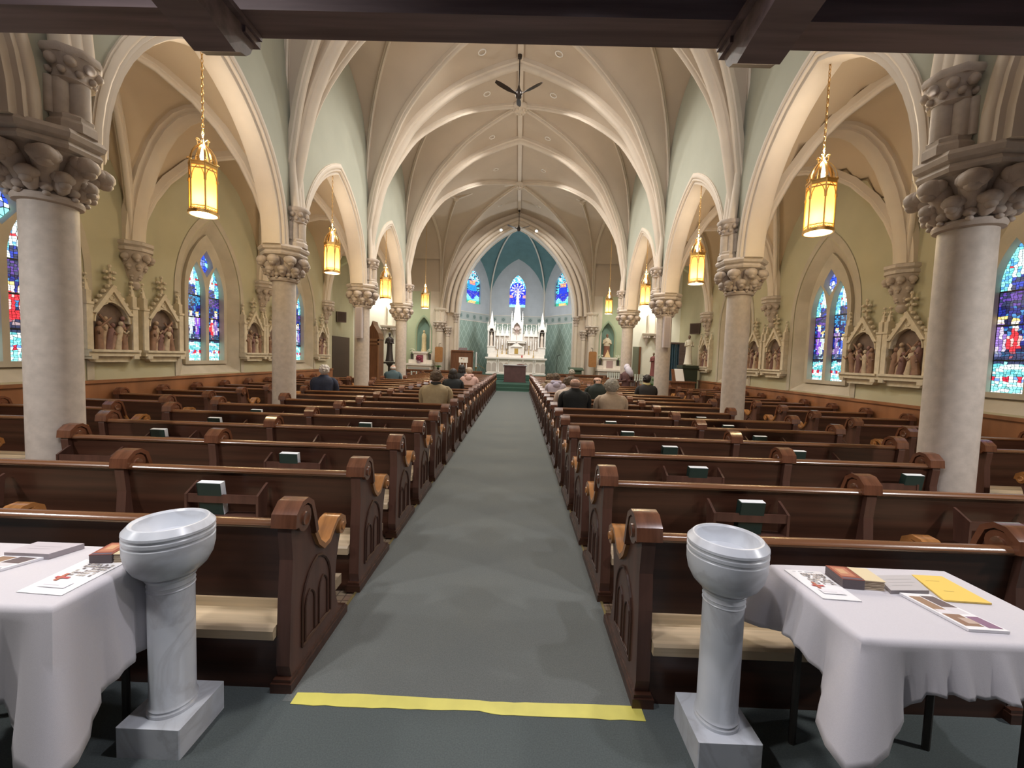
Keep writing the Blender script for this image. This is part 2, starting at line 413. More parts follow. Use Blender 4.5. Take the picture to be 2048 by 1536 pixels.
for bi, (y0, y1) in enumerate(BAYS[1:]):
    ym = (y0+y1)/2; h = (y1-y0)/2; ex = .5 if h < 3 else .3
    for s in (-1, 1):
        for sg in (-1, 1):
            mb = MB(); pts = [(XC+s*x, ym-sg*h*x/W*.985, fx(x)) for x in reversed(XS)]; rib(mb, pts, .13, .13)
            # tierceron to the short ridge
            xt = 2.77; q = []
            for i in range(15):
                t = i/14; x = W+(xt-W)*t; v = 1-t; x = W-(W-xt)*t; v = (1-t)
                xd = W*v; x = max(x, xd); q.append((XC+s*(x-.02), ym-sg*h*v, latz(x, v, ex)))
            rib(mb, q, .09, .09)
            S('trim_diagonal_rib', mb, RIB, smooth=50)
        # wall rib at the clerestory
        mb = MB(); pts = [(XC+s*(W-.02), ym-sg*h*v, gw(v, ex)) for sg, vv in ((1, [1, .97, .93, .88, .8, .7, .6, .45, .3, .15]), (-1, [0, .15, .3, .45, .6, .7, .8, .88, .93, .97, 1])) for v in vv]
        mb.sweep(pts, [(-.06, -.06), (.06, -.06), (.06, .06), (-.06, .06)], (1, 0, 0)); S('trim_wall_rib', mb, RIB, smooth=50)
        mb = MB(); mb.sweep([(XC+s*.06, ym, 9.30), (XC+s*1.4, ym, (9.3+latz(1.4, 0, ex))/2+.02), (XC+s*2.77, ym, latz(2.77, 0, ex))], [(-.06, -.10), (.06, -.10), (.06, .04), (-.06, .04)], (0, 1, 0))
        mb.sphere((XC+s*2.77, ym, latz(2.77, 0, ex)-.05), (.14, .14, .12)); S('trim_ridge_rib', mb, RIB)
    mb = MB(); mb.sphere((XC, ym, 9.2), (.27, .27, .14), 12, 8); mb.torus((XC, ym, 9.14), .19, .05)
    for i in range(8): mb.sphere((XC+.14*math.cos(i*PI/4), ym+.14*math.sin(i*PI/4), 9.08), .055)
    S('trim_vault_boss', mb, RIB, smooth=50)
mb = MB(); mb.sweep([(XC, 0, 9.3), (XC, 11, 9.3), (XC, END, 9.3)], [(-.07, -.10), (.07, -.10), (.07, .04), (-.07, .04)], (1, 0, 0)); S('trim_ridge_rib', mb, RIB)

# --- arcade walls with pointed openings
AH = 1.60; AZ = 3.42; AR = 2.22
def arcade(s, name):
    x = XC+s*(W+.0); mb = MB()
    for bi, (y0, y1) in enumerate(BAYS):
        ym = (y0+y1)/2; h = (y1-y0)/2; ex = .5 if h < 3 else .3
        if bi == 5: continue
        vv = [1, .97, .93, .88, .8, .7, .6, .45, .3, .15, 0]
        top = [(ym+h*v, gw(v, ex)+.02) for v in vv]+[(ym-h*v, gw(v, ex)+.02) for v in reversed(vv[:-1])]
        arch = parch(ym, AH, AZ, AR, 12)
        loop = [(ym-AH, AZ)]
        poly = [(y1, AZ)]+[(y1, 4.05)]+top[1:-1]+[(y0, 4.05), (y0, AZ)]+list(reversed(arch))
        mb.plate([poly], x-.17, x+.17, 'x')
    o = S(name, mb, GREENW)
    return o
arcade(-1, 'wall_arcade_left'); arcade(1, 'wall_arcade_right')
for s in (-1, 1):
    x = XC+s*W
    for y0, y1 in BAYS[1:5]:
        ym = (y0+y1)/2; mb = MB()
        a = parch(ym, AH+.02, AZ, AR+.02, 12); pts = [(x, y, z) for y, z in a]
        # stepped arch orders (intrados side is inward)
        pr = [(-.205, -.05), (.205, -.05), (.22, .0), (.205, .03), (.195, .035), (.195, .07), (.16, .085), (.155, .10), (.155, .14), (.12, .155), (.0, .165), (-.12, .155), (-.155, .14), (-.155, .10), (-.16, .085), (-.195, .07), (-.195, .035), (-.205, .03), (-.22, .0)]
        mb.sweep(pts, [(b, -q) for b, q in pr], (-1, 0, 0))
        for sd in (-1, 1):
            mb.sweep([(x+sd*.175, y, z) for y, z in parch(ym, AH+.07, AZ, AR+.08, 12)], [(-.02, -.02), (.02, -.02), (.02, .02), (-.02, .02)], (1, 0, 0))
        S('trim_arcade_arch', mb, RIB, smooth=45)

# --- columns
def column(x, y, s, label):
    t = thing('stone_column', label, 'column', (x, y, 0), 0, 'nave columns')
    mb = MB(); mb.lathe([(.31, 0), (.31, .12), (.27, .14), (.27, .22)], 8, rot=PI/8); mb.lathe([(.29, .22), (.305, .26), (.29, .30), (.22, .32), (.22, .35), (.245, .37), (.245, .40), (.20, .43)], 28)
    mb.build('base', STONE, t, smooth=35)
    MB().lathe([(.195, .42), (.19, 2.84)], 32).build('shaft', STONE, t, smooth=35)
    mb = MB(); mb.lathe([(.19, 2.82), (.225, 2.83), (.235, 2.86), (.225, 2.885), (.19, 2.90), (.195, 3.0), (.23, 3.12), (.29, 3.22), (.31, 3.25)], 28)
    mb.build('capital_bell', CAPST, t, smooth=35)
    mb = MB(); rnd = random.Random(4)
    for tier, (n, rr, zz, sz, of) in enumerate([(8, .345, 3.165, .098, 0), (8, .275, 3.02, .072, PI/8), (8, .225, 2.935, .045, 0)]):
        for i in range(n):
            a = 2*PI*i/n+of; cx, cy = rr*math.cos(a), rr*math.sin(a)
            mb.sphere((cx, cy, zz), (sz, sz, sz*.85), 9, 7)
            mb.sphere((cx*1.06, cy*1.06, zz-.055), (sz*.62, sz*.62, sz*.5), 7, 5)
            for q in (-1, 1):
                b = a+q*.17; mb.sphere((rr*.97*math.cos(b), rr*.97*math.sin(b), zz+.01), (sz*.55, sz*.55, sz*.6), 6, 5)
            mb.tube([(.20*math.cos(a), .20*math.sin(a), max(2.91, zz-.20)), (.22*math.cos(a), .22*math.sin(a), max(2.93, zz-.10)), (rr*.84*math.cos(a), rr*.84*math.sin(a), zz-.02), (rr*.95*math.cos(a), rr*.95*math.sin(a), zz+.03)], [sz*.45, sz*.75, sz*.9, sz*.6], 7)
    mb.build('capital_foliage', CAPST, t, smooth=60)
    mb = MB(); mb.lathe([(.30, 3.24), (.37, 3.26), (.385, 3.29), (.37, 3.32), (.36, 3.33), (.40, 3.35), (.415, 3.39), (.39, 3.43)], 8, rot=PI/8)
    mb.build('abacus', STONE, t)
    # clustered colonnette on the nave side carrying the vault ribs
    c = MB(); xx = -s*.235
    c.lathe([(.17, 3.43), (.17, 3.50), (.145, 3.53), (.15, 3.56), (.13, 3.58)], 8, (xx, 0, 0), rot=PI/8)
    for dx, dy, r in ((-s*.07, 0, .075), (-s*.0, .085, .06), (-s*.0, -.085, .06), (s*.06, .12, .05), (s*.06, -.12, .05)):
        c.lathe([(r, 3.56), (r, 3.86)], 12, (xx+dx, dy, 0))
    cc = c.build('colonnette', STONE, t, smooth=35)
    c = MB(); c.lathe([(.13, 3.84), (.155, 3.86), (.13, 3.88), (.14, 3.95), (.19, 4.04)], 12, (xx, 0, 0)); c.lathe([(.20, 4.04), (.215, 4.07), (.20, 4.11)], 8, (xx, 0, 0), rot=PI/8)
    for i in range(8):
        a = 2*PI*i/8; c.sphere((xx+.165*math.cos(a), .165*math.sin(a), 3.99), .045, 7, 5); c.sphere((xx+.145*math.cos(a+.4), .145*math.sin(a+.4), 3.92), .032, 6, 4)
    c.build('colonnette_capital', CAPST, cc, smooth=60)
    return t
ORD = ['nearest', 'second', 'third', 'fourth']
for s, nm in ((-1, 'left'), (1, 'right')):
    for k in range(4):
        column(XC+s*W, BAY*(k+1), s, 'pale stone column with leafy capital, %s along the %s side of the nave' % (ORD[k], nm))

# shafts of the rib springers between capital and vault (bundled)
for s in (-1, 1):
    for k in range(4):
        mb = MB(); x = XC+s*(W-.235)
        for dy in (-.1, 0, .1): mb.tube([(x-s*.02, BAY*(k+1)+dy, 4.09), (x+s*.02, BAY*(k+1)+dy*1.1, 4.7), (x+s*.02, BAY*(k+1)+dy*1.3, 5.3)], [.075, .06, .045], 8)
        S('trim_rib_springer', mb, RIB, smooth=50)

# --- side aisle vaults (pointed, with wide transverse bands)
def aisle(s, WX, nm):
    xi = XC+s*(W+.17); xo = WX; xm = (xi+xo)/2; wd = abs(xo-xi)/2; Z0 = 3.45; ZT = 5.75
    prof = lambda u: Z0+(ZT-Z0)*(1-abs(u)**2.2)**.62 if abs(u) < 1 else Z0
    mb = MB(); bands = []
    us = [-1, -.99, -.96, -.9, -.8, -.65, -.5, -.3, -.12, 0, .12, .3, .5, .65, .8, .9, .96, .99, 1]
    vs_ = [-1, -.99, -.96, -.9, -.8, -.65, -.5, -.3, -.12, 0, .12, .3, .5, .65, .8, .9, .96, .99, 1]
    for y0, y1 in BAYS[:5]:
        ym = (y0+y1)/2; h = (y1-y0)/2; vs = []; fs = []
        for u in us:
            for v in vs_:
                vs.append((xm+wd*u, ym+h*v, max(prof(u), prof(v)) ))
        n = len(vs_)
        for i in range(len(us)-1):
            for j in range(n-1): fs.append((i*n+j, i*n+j+1, (i+1)*n+j+1, (i+1)*n+j))
        mb.add(vs, fs)
    S('ceiling_aisle_vault_'+nm, mb, mat('aisle_plaster', (.58, .47, .34), .8, noise=.05, nscale=1.2), smooth=60)
    for y0, y1 in BAYS[:5]:
        ym = (y0+y1)/2; h = (y1-y0)/2
        for a, b in ((-1, -1), (-1, 1)):
            pts = [(xm+wd*t*a*.99, ym+h*t*b*.99, prof(abs(t))) for t in us]
            m2 = MB(); rib(m2, pts, .13, .12); S('trim_aisle_rib', m2, RIB, smooth=50)
        pts = [(xm+wd*u, y1, prof(u)) for u in us]; m2 = MB(); rib(m2, pts, .40, .14); S('trim_aisle_band', m2, RIB, smooth=50)
aisle(-1, WL, 'left'); aisle(1, WR, 'right')

# --- side walls with splayed window openings
GD = .22                                         # depth of the glass behind the wall face
def side_wall(s, WX, nm):
    wins = [(y0+y1)/2+.07 for y0, y1 in BAYS[1:5]]; out = MB(); sp = MB()
    y0, y1 = -6, 15.62
    loops = [[(y0, 0), (y1, 0), (y1, 6.2), (y0, 6.2)]]
    for ym in wins:
        o = lancet(ym, .93, 1.06, 2.75, 1.72, 10); i = lancet(ym, .60, 1.30, 2.85, 1.22, 10)
        loops.append(o); n = len(o)
        sp.add([(WX, a, b) for a, b in o]+[(WX+s*GD, a, b) for a, b in i], [(k, (k+1) % n, n+(k+1) % n, n+k) for k in range(n)])
    out.plate(loops, WX, WX+s*.02, 'x')
    S('wall_'+nm, out, YELLOWW)
    S('trim_window_reveal_'+nm, sp, WINST)
    m2 = MB()
    for ym in wins:                              # flat stone surround on the wall face
        o = lancet(ym, .95, 1.04, 2.75, 1.75, 10); o2 = lancet(ym, 1.07, 1.04, 2.75, 1.93, 10); n = len(o)
        m2.add([(WX-s*.012, a, b) for a, b in o]+[(WX-s*.012, a, b) for a, b in o2], [(k, k+1, n+k+1, n+k) for k in range(1, n-1)]+[(n-1, 0, n, 2*n-1)])
    S('trim_window_surround_'+nm, m2, WINST)
    m3 = MB(); m3.box(*sorted((WX, WX-s*.035)), y0, y1, .0, 1.0); m3.box(*sorted((WX, WX-s*.06)), y0, y1, .98, 1.03); m3.box(*sorted((WX, WX-s*.05)), y0, y1, 0, .14)
    S('baseboard_'+nm+'_wainscot', m3, WAINS)
side_wall(-1, WL, 'left'); side_wall(1, WR, 'right')
for y in ():
    pass

# --- stained glass
def clamp01(c): return tuple(max(0, min(1.6, x)) for x in c)
def glass(inside, x0, x1, z0, z1, nx, nz, design, seed, tf, mb, back):
    rnd = random.Random(seed); J = {}
    def P(i, j):
        if (i, j) not in J:
            J[i, j] = (x0+(x1-x0)*(i+rnd.uniform(-.33, .33)*(0 < i < nx))/nx, z0+(z1-z0)*(j+rnd.uniform(-.33, .33)*(0 < j < nz))/nz)
        return J[i, j]
    for i in range(nx):
        for j in range(nz):
            q = [P(i, j), P(i+1, j), P(i+1, j+1), P(i, j+1)]; cx = sum(p[0] for p in q)/4; cz = sum(p[1] for p in q)/4
            if not inside(cx, cz): continue
            u = (cx-x0)/(x1-x0); v = (cz-z0)/(z1-z0); c = design(u, v, rnd)
            k = .86; q2 = [(cx+(a-cx)*k, cz+(b-cz)*k) for a, b in q]
            mb.add([tf(a, b, 0) for a, b in q2], [(0, 1, 2, 3)], clamp01(c))
AQ = (.25, .85, .85); WH = (.80, .98, .98); BL = (.03, .08, .75); DK = (.03, .04, .10); RD = (.75, .03, .05); PU = (.22, .08, .60); SK = (.9, .72, .6); GO = (.85, .62, .2); CY = (.05, .50, .85); GR = (.08, .35, .2)
def mix(a, b, t): return tuple(x*(1-t)+y*t for x, y in zip(a, b))
OL = (.35, .36, .10)
def design_side(kind):
    rs = random.Random(kind*7+1); big = kind in (10, 11)
    robes = [(rs.uniform(.05, .28), rs.uniform(.44, .54), rs.choice([RD, PU, BL])), (rs.uniform(.42, .58), rs.uniform(.40, .5), rs.choice([(.05, .12, .6), (.55, .75, .8), RD])), (rs.uniform(.75, .92), rs.uniform(.44, .55), rs.choice([PU, BL, (.25, .15, .45)]))]
    if big: robes = [(.12, .43, (.03, .08, .5)), (.52, .52, (.80, .02, .04)), (.86, .50, (.20, .06, .45))]
    ph = rs.uniform(0, 6)
    def d(u, v, rnd):
        j = rnd.random(); br = rnd.uniform(.7, 1.15)
        if v < .03 or .055 < v < .085: c = WH if j < .7 else AQ
        elif v < .055: c = AQ if j < .8 else (.15, .4, .4)
        elif v < .11: c = (.6, .02, .05) if abs(math.sin(u*9+.5)) < .45 else (.15, .3, .75) if j < .5 else WH
        elif v < .20:
            w_ = abs(math.sin(u*PI)*.05+.13-v) < .012; c = WH if w_ else (AQ if j < .6 else (.1, .45, .5))
        elif v < .225: c = DK if not big else (.35, .15, .5)
        elif v < .66:
            c = (.01, .02, .22) if j < .5 else ((.01, .012, .06) if j < .8 else (.04, .2, .45))
            if big: c = (.02, .35, .75) if j < .7 else (.05, .2, .6)
            if v > .56: c = (OL if abs(u-.5) > .22 else (.03, .4, .8)) if big else (DK if j < .55 else ((.10, .05, .30) if kind % 2 else (.04, .25, .5)))
            for ru, hv, rc in robes:
                wd = .13+.05*math.sin(v*34+ph)
                if v < hv and abs(u-ru) < wd:
                    fold = math.sin((u-ru)*40+v*30+ph) > .55; c = mix(rc, (.75, .7, .65), .55) if fold else rc
                if hv-.005 < v < hv+.04 and abs(u-ru) < .085: c = SK if j < .55 else (.75, .8, .8)
                if hv+.04 <= v < hv+.055 and abs(u-ru) < .10: c = GO
            if v < .27: c = mix(c, (.03, .12, .16), .6) if j < .6 else DK
        else:
            t = abs(u-.5); q = abs(t-(.95-v)*.9)
            c = AQ if j < .5 else ((.15, .6, .65) if j < .75 else (.08, .3, .6))
            if q < .06 or t < .06: c = WH
            if v < .75 and t < .25: c = DK if j < .6 else (.02, .05, .4)
            if big and v < .74: c = OL if t > .12 else (.3, .7, .75)
            if .80 < v < .83: c = (.6, .03, .05) if j < .4 else c
            if v > .95: c = BL if j < .4 else WH
        return tuple(x*br for x in c)
    return d
def design_top(u, v, rnd):
    j = rnd.random(); return (BL if j < .35 else (.15, .2, .5)) if j < .6 else (AQ if j < .8 else WH)
def in_lancet(cx, a, z0, zs, h):
    Rr = (a*a+h*h)/(2*a)
    def f(x, z):
        d = abs(x-cx)
        if z < z0 or d > a: return False
        if z < zs: return True
        q = Rr*Rr-(z-zs)**2
        return z < zs+h and q > 0 and d < a-Rr+math.sqrt(q)+.02
    return f
wn = 0
def side_window(s, WX, ym, kind, wname):
    global wn; wn += 1
    root = bpy.data.objects.new('window_%d' % wn, None); C.objects.link(root); root.location = (WX+s*GD, ym, 0); struct(root)
    # tracery plate (local x = depth, y along wall)
    L1 = lancet(-.295, .25, 1.34, 2.78, .72, 8); L2 = lancet(.295, .25, 1.34, 2.78, .72, 8)
    K = [(0, 3.20), (.20, 3.46), (.17, 3.58), (0, 3.80), (-.17, 3.58), (-.20, 3.46)]
    outer = lancet(0, .64, 1.26, 2.85, 1.30, 10)
    t0, t1 = sorted((s*-.10, s*.02))
    tr = MB().plate([outer, L1, L2, K], t0, t1, 'x').build('tracery', WINST, root)
    bk = MB().box(*sorted((s*.035, s*.05)), -.66, .66, 1.2, 4.2).build('lead_backing', BLACK, root)
    for q, cy in enumerate((-.295, .295)):
        g = MB(); glass(in_lancet(cy, .25, 1.3, 2.78, .74), cy-.25, cy+.25, 1.32, 3.54, 11, 62, design_side(kind*2+q), kind*31+q, lambda a, b, c: (s*.03, a, b), g, None)
        g.build('stained_glass_lancet', STAIN, root, fix=False)
        b = MB()
        for z in (1.80, 2.30, 2.78): b.box(*sorted((s*.005, s*.02)), cy-.23, cy+.23, z-.012, z+.012)
        b.build('saddle_bar', BLACK, root)
    g = MB(); glass(lambda x, z: True, -.2, .2, 3.2, 3.8, 5, 7, design_top, kind, lambda a, b, c: (s*.03, a, b), g, None); g.build('stained_glass_quatrefoil', STAIN, root, fix=False)
for k in range(4):
    ym = sum(BAYS[k+1])/2+.07
    if k > 0 or True: side_window(-1, WL, ym, k, ''); side_window(1, WR, ym, k+5, '')

# --- aisle wall corbels carrying the aisle ribs
def corbel(s, WX, y, label):
    t = thing('wall_corbel', label, 'corbel', (WX, y, 0), 0, 'aisle wall corbels')
    mb = MB(); x = -s*.12
    def half(prof, n, name, m):
        b = MB(); b.lathe(prof, n, (0, 0, 0), rot=PI/8)
        b.v = [(-s*abs(p[0]) if False else (p[0] if p[0]*-s > -.02 else s*.0), p[1], p[2]) for p in b.v]
        return b.build(name, m, t, smooth=40)
    half([(.24, 3.26), (.30, 3.28), (.30, 3.33), (.27, 3.35), (.31, 3.38), (.31, 3.43), (.27, 3.45)], 8, 'abacus', STONE)
    half([(.05, 2.62), (.09, 2.66), (.10, 2.72), (.07, 2.76), (.11, 2.82), (.16, 2.95), (.20, 3.1), (.26, 3.27)], 16, 'bell', CAPST)
    b = MB()
    for tier, (n, rr, zz, sz) in enumerate([(5, .25, 3.17, .065), (4, .17, 3.02, .05), (3, .10, 2.86, .04)]):
        for i in range(n):
            a = PI*(i+.5)/n-PI/2; cx, cy = -s*rr*math.cos(a), rr*math.sin(a); b.sphere((cx, cy, zz), sz, 8, 6); b.sphere((cx*1.05, cy, zz-.05), sz*.6, 6, 5)
    b.build('foliage', CAPST, t, smooth=60)
for s, WX, nm in ((-1, WL, 'left'), (1, WR, 'right')):
    for k in range(4): corbel(s, WX, BAY*(k+1), 'carved leaf corbel high on the %s aisle wall, %s from the front' % (nm, ORD[k].replace('nearest', 'first')))

# --- transepts, end walls
for s, nm in ((-1, 'left'), (1, 'right')):
    WX = WL if s < 0 else WR; TX = s*8.7+XC*1
    ym = (15.08+END)/2; h = (END-15.08)/2
    S('wall_transept_side_'+nm, MB().box(*sorted((TX, TX+s*.2)), 15.0, 24, 0, 8.6), YELLOWW)
    mb = MB(); mb.plate([[(WX+s*.02, 0), (WX+s*.02, 4.6), (XC+s*(W+.3), 5.9), (XC+s*(W+.1), 9), (TX+s*.2, 9), (TX+s*.2, 0)]], 15.45, 15.62, 'y'); S('wall_transept_near_'+nm, mb, SIDEG)
    # far wall with the side altar niche
    nx = XC+s*4.93; lo = [[(XC+s*4.57, 0), (TX, 0), (TX, 8.7), (XC+s*4.57, 8.7)], lancet(nx, .38, 1.83, 2.85, .82, 8)]
    if s < 0: lo = [[(TX, 0), (XC-4.57, 0), (XC-4.57, 8.7), (TX, 8.7)], lancet(nx, .38, 1.83, 2.85, .82, 8)]
    S('wall_side_altar_'+nm, MB().plate(lo, 22.626, 22.80, 'y'), SIDEG)
    S('wall_niche_back_'+nm, MB().box(nx-.5, nx+.5, 22.95, 23.0, 1.7, 3.9), mat('niche_blue_green', (.20, .30, .26), .8))
    mb = MB(); fr = lancet(nx, .40, 1.83, 2.85, .85, 8); fr2 = lancet(nx, .46, 1.78, 2.85, .95, 8); n = len(fr)
    mb.add([(a, 22.60, b) for a, b in fr]+[(a, 22.60, b) for a, b in fr2]+[(a, 22.64, b) for a, b in fr2], [(k, (k+1) % n, n+(k+1) % n, n+k) for k in range(n)]+[(n+k, n+(k+1) % n, 2*n+(k+1) % n, 2*n+k) for k in range(n)])
    S('trim_niche_frame_'+nm, mb, mat('niche_frame_green', (.30, .38, .26), .7))
    # white lit alcove beside it
    S('wall_alcove_'+nm, MB().box(*sorted((XC+s*5.95, XC+s*8.7)), 22.50, 22.61, 0, 8), WHITEW)
    # transept vault: the crossing cell carried on outwards
    vs = []; fs = []; vv = [1, .98, .95, .9, .82, .7, .55, .4, .2, 0, -.2, -.4, -.55, -.7, -.82, -.9, -.95, -.98, -1]
    for v in vv:
        for xx in (XC+s*(W-.02), TX+s*.1): vs.append((xx, ym-h*v, gw(abs(v), .3)+ (0 if abs(v) < .98 else 1.0)))
    for i in range(len(vv)-1): fs.append((2*i, 2*i+1, 2*i+3, 2*i+2))
    S('ceiling_transept_'+nm, MB().add(vs, fs), PLASTER, smooth=60)

# --- chancel arch
AX = 3.07
lo = [(XC-4.6, 0), (XC-AX, 0), (XC-AX, 3.95)]+list(reversed(parch(XC, AX, 3.95, 4.62, 14)))[1:-1]+[(XC+AX, 3.95), (XC+AX, 0), (XC+4.6, 0), (XC+4.6, 9.6), (XC-4.6, 9.6)]
S('wall_chancel_arch', MB().plate([lo], END, END+.5, 'y'), RIB)
S('wall_back', MB().box(-9.5, 9.2, -3.3, -3.2, 0, 3.5), DARKW)
for k, (da, dz, y, r) in enumerate([(.10, .12, END-.06, .09), (.34, .36, END-.12, .12), (.60, .62, END-.16, .10), (.05, .07, END+.52, .08)]):
    mb = MB(); pts = [(x, y, z) for x, z in parch(XC, AX+da, 3.95, 4.62+dz*.6, 16)]
    mb.tube(pts, r, 8); S('trim_chancel_arch_roll', mb, RIB, smooth=60)
def respond(s, x, y, z, r, label, name='wall_shaft', sq=1):
    t = thing(name, label, 'column', (x, y, 0))
    MB().lathe([(r*1.6, 0), (r*1.6, .15), (r*1.25, .2), (r*1.3, .25), (r, .3)], 12).build('base', STONE, t, smooth=35)
    MB().lathe([(r, .28), (r, z-.5)], 16).build('shaft', RIB, t, smooth=35)
    b = MB(); b.lathe([(r, z-.52), (r*1.2, z-.5), (r, z-.47), (r*1.05, z-.3), (r*1.7, z-.1)], 14)
    for i in range(7):
        a = 2*PI*i/7; b.sphere((r*1.55*math.cos(a), r*1.55*math.sin(a), z-.18), r*.42, 7, 5); b.sphere((r*1.25*math.cos(a+.4), r*1.25*math.sin(a+.4), z-.33), r*.33, 7, 5)
    b.build('capital', CAPST, t, smooth=60)
    MB().lathe([(r*1.7, z-.1), (r*1.95, z-.07), (r*1.95, z-.03), (r*1.8, z)], 8, rot=PI/8).build('abacus', STONE, t)
for s, nm in ((-1, 'left'), (1, 'right')):
    respond(s, XC+s*4.04, END-.16, 3.45, .19, 'clustered pier column beside the %s side altar' % nm)
    respond(s, XC+s*3.62, END-.10, 3.2, .11, 'slim shaft between the %s pier and the chancel arch' % nm)
    respond(s, XC+s*3.22, END+.0, 3.95, .10, 'slender shaft carrying the %s springing of the chancel arch' % nm)
    # fluted upper block above the pier
    mb = MB(); mb.lathe([(.27, 3.45), (.27, 4.0)], 12, (XC+s*4.0, END-.14, 0))
    for i in range(8): a = i*PI/4; mb.lathe([(.05, 3.47), (.05, 4.0)], 8, (XC+s*4.0+.26*math.cos(a), END-.14+.26*math.sin(a), 0))
    mb.lathe([(.30, 3.97), (.36, 4.05), (.36, 4.12), (.30, 4.15)], 8, (XC+s*4.0, END-.14, 0)); S('trim_pier_block', mb, RIB, smooth=40)

# --- apse
AP = [(-4.0, 23.1), (-4.0, 27.1), (-2.07, 29.75), (1.72, 29.75), (3.65, 27.1), (3.65, 23.1)]
BOSS = Vector((XC, 26.4, 9.75))
ribA = MB(); web = MB()
corner = [Vector((x, y, 5.6)) for x, y in AP]
def bezrib(p, n=12):
    out = []
    for i in range(n+1):
        t = i/n; a = t*PI/2; out.append((p.x+(BOSS.x-p.x)*(1-math.cos(a)), p.y+(BOSS.y-p.y)*(1-math.cos(a)), p.z+(BOSS.z-p.z)*math.sin(a)))
    return out
apw = 0
for i in range(5):
    a = Vector((*AP[i], 0)); b = Vector((*AP[i+1], 0)); d = (b-a); L = d.length; ang = math.atan2(d.y, d.x)
    H = 8.6 if i in (1, 2, 3) else 8.8; hw = L/2; H = 8.55
    arch = parch(L/2, L/2, 5.6, max(H-5.6, L/2+.02), 8)
    loop = [(0, 0), (L, 0)]+arch; loops = [loop]
    if i in (1, 2, 3):
        ww = .70 if i != 2 else .56; cx = L*(.5 if i == 2 else (.47 if i == 1 else .53)); zb = 5.22; top = 7.45
        win = lancet(cx, ww, zb, top-1.0, 1.0, 8); loops.append(win)
    o = MB().plate(loops, 0, .12, 'y').build('wall_apse', APSEW); struct(o); o.location = a; o.rotation_euler = (0, 0, ang)
    q = MB().box(.0, L, -.02, 0, 0.4, 4.05).build('wall_apse_dado', LATTICE); struct(q); q.location = a; q.rotation_euler = (0, 0, ang)
    f = MB(); f.box(0, L, -.035, 0, 4.02, 4.07); f.box(0, L, -.035, 0, 4.58, 4.62); q = struct(f.build('trim_apse_frieze', RIB)); q.location = a; q.rotation_euler = (0, 0, ang)
    f = MB(); n = max(3, int(L/.62))
    f.box(0, L, -.012, 0, 4.07, 4.58, (.40, .41, .38))
    for k in range(n):
        c0 = L*(k+.5)/n
        for dx, dz in ((.07, 0), (-.07, 0), (0, .07), (0, -.07)):
            m0 = len(f.v); f.box(c0+dx-.05, c0+dx+.05, -.02, -.012, 4.32+dz-.05, 4.32+dz+.05, (.17, .22, .20))
        f.box(c0-.15, c0+.15, -.016, -.012, 4.17, 4.47, (.30, .34, .30))
    q = struct(f.build('trim_apse_frieze_panel', PRINT)); q.location = a; q.rotation_euler = (0, 0, ang)
    if i in (1, 2, 3):
        wn += 1; root = bpy.data.objects.new('window_%d' % wn, None); C.objects.link(root); struct(root); root.location = a; root.rotation_euler = (0, 0, ang)
        MB().box(cx-ww-.1, cx+ww+.1, .16, .2, zb-.1, top+.1).build('lead_backing', BLACK, root)
        def dz_(u, v, rnd, i=i):
            j = rnd.random(); br = rnd.uniform(.8, 1.15)
            if i == 2:
                if v < .1: c = (.3, .8, .95)
                else:
                    du, dv = (u-.5)*1.12, (v-.52)*2.23; rr = math.hypot(du, dv); th = math.atan2(dv, du)
                    c = (.01, .02, .65) if j < .8 else (.05, .15, .9)
                    if .12 < rr < .48 and math.cos(th*12) > .1: c = (.75, .72, .85)
                    if rr < .12: c = (.45, .4, .6)
                    if rr > .55 and v > .5: c = (.1, .55, .9) if j < .6 else WH
                    if .3 < v < .38 and abs(u-.5) > .3: c = (.8, .35, .4)
                    if abs(u-.5) < .09 and .1 < v < .42: c = (.4, .38, .6)
            else:
                if v < .09: c = (.9, .55, .2) if abs(u-.5) < .25 else (.05, .45, .25)
                elif v < .13: c = (.1, .7, .8)
                elif v < .2+.06*math.sin(u*9): c = (.25, .75, .95)
                elif v < .38: c = (.02, .03, .6) if j < .7 else (.1, .1, .45)
                elif v < .68:
                    c = (.02, .05, .7) if i == 3 else (.02, .3, .85)
                    if abs(u-.5) > .3: c = (.1, .6, .85) if j < .5 else DK
                    if v > .55 and abs(u-.5) < .2: c = (.7, .25, .25) if j < .7 else GO
                else: c = (.1, .6, .9) if j < .5 else (WH if j < .75 else (DK if j < .9 else (.8, .3, .3)))
            return tuple(x*br for x in c)
        g = MB(); glass(in_lancet(cx, ww, zb, top-1.0, 1.0), cx-ww, cx+ww, zb, top, 17 if i == 2 else 14, 34, dz_, i, lambda p, r, c: (p, .15, r), g, None)
        g.build('stained_glass_panel', STAIN, root, fix=False)
        w2 = lancet(cx, ww+.05, zb-.06, top-1.0, 1.08, 8); n = len(win)
        MB().add([(p, -.01, r) for p, r in win]+[(p, -.01, r) for p, r in w2]+[(p, .12, r) for p, r in win], [(k, (k+1) % n, n+(k+1) % n, n+k) for k in range(n)]).build('window_frame', APSEW, root)
    # web
    vs = []; fs = []; M_ = 10
    pa = [(a+d*(p/L), r) for p, r in [(L, 5.6)]*0+list(reversed(arch))]
    for p, r in pa:
        st = Vector((p.x, p.y, r))
        for k in range(M_+1):
            aa = k/M_*PI/2; vs.append((st.x+(BOSS.x-st.x)*(1-math.cos(aa)), st.y+(BOSS.y-st.y)*(1-math.cos(aa)), st.z+(BOSS.z-st.z)*math.sin(aa)))
    for u in range(len(pa)-1):
        for k in range(M_): fs.append((u*(M_+1)+k, u*(M_+1)+k+1, (u+1)*(M_+1)+k+1, (u+1)*(M_+1)+k))
    web.add(vs, fs)
S('ceiling_apse', web, GLASSG, smooth=60)
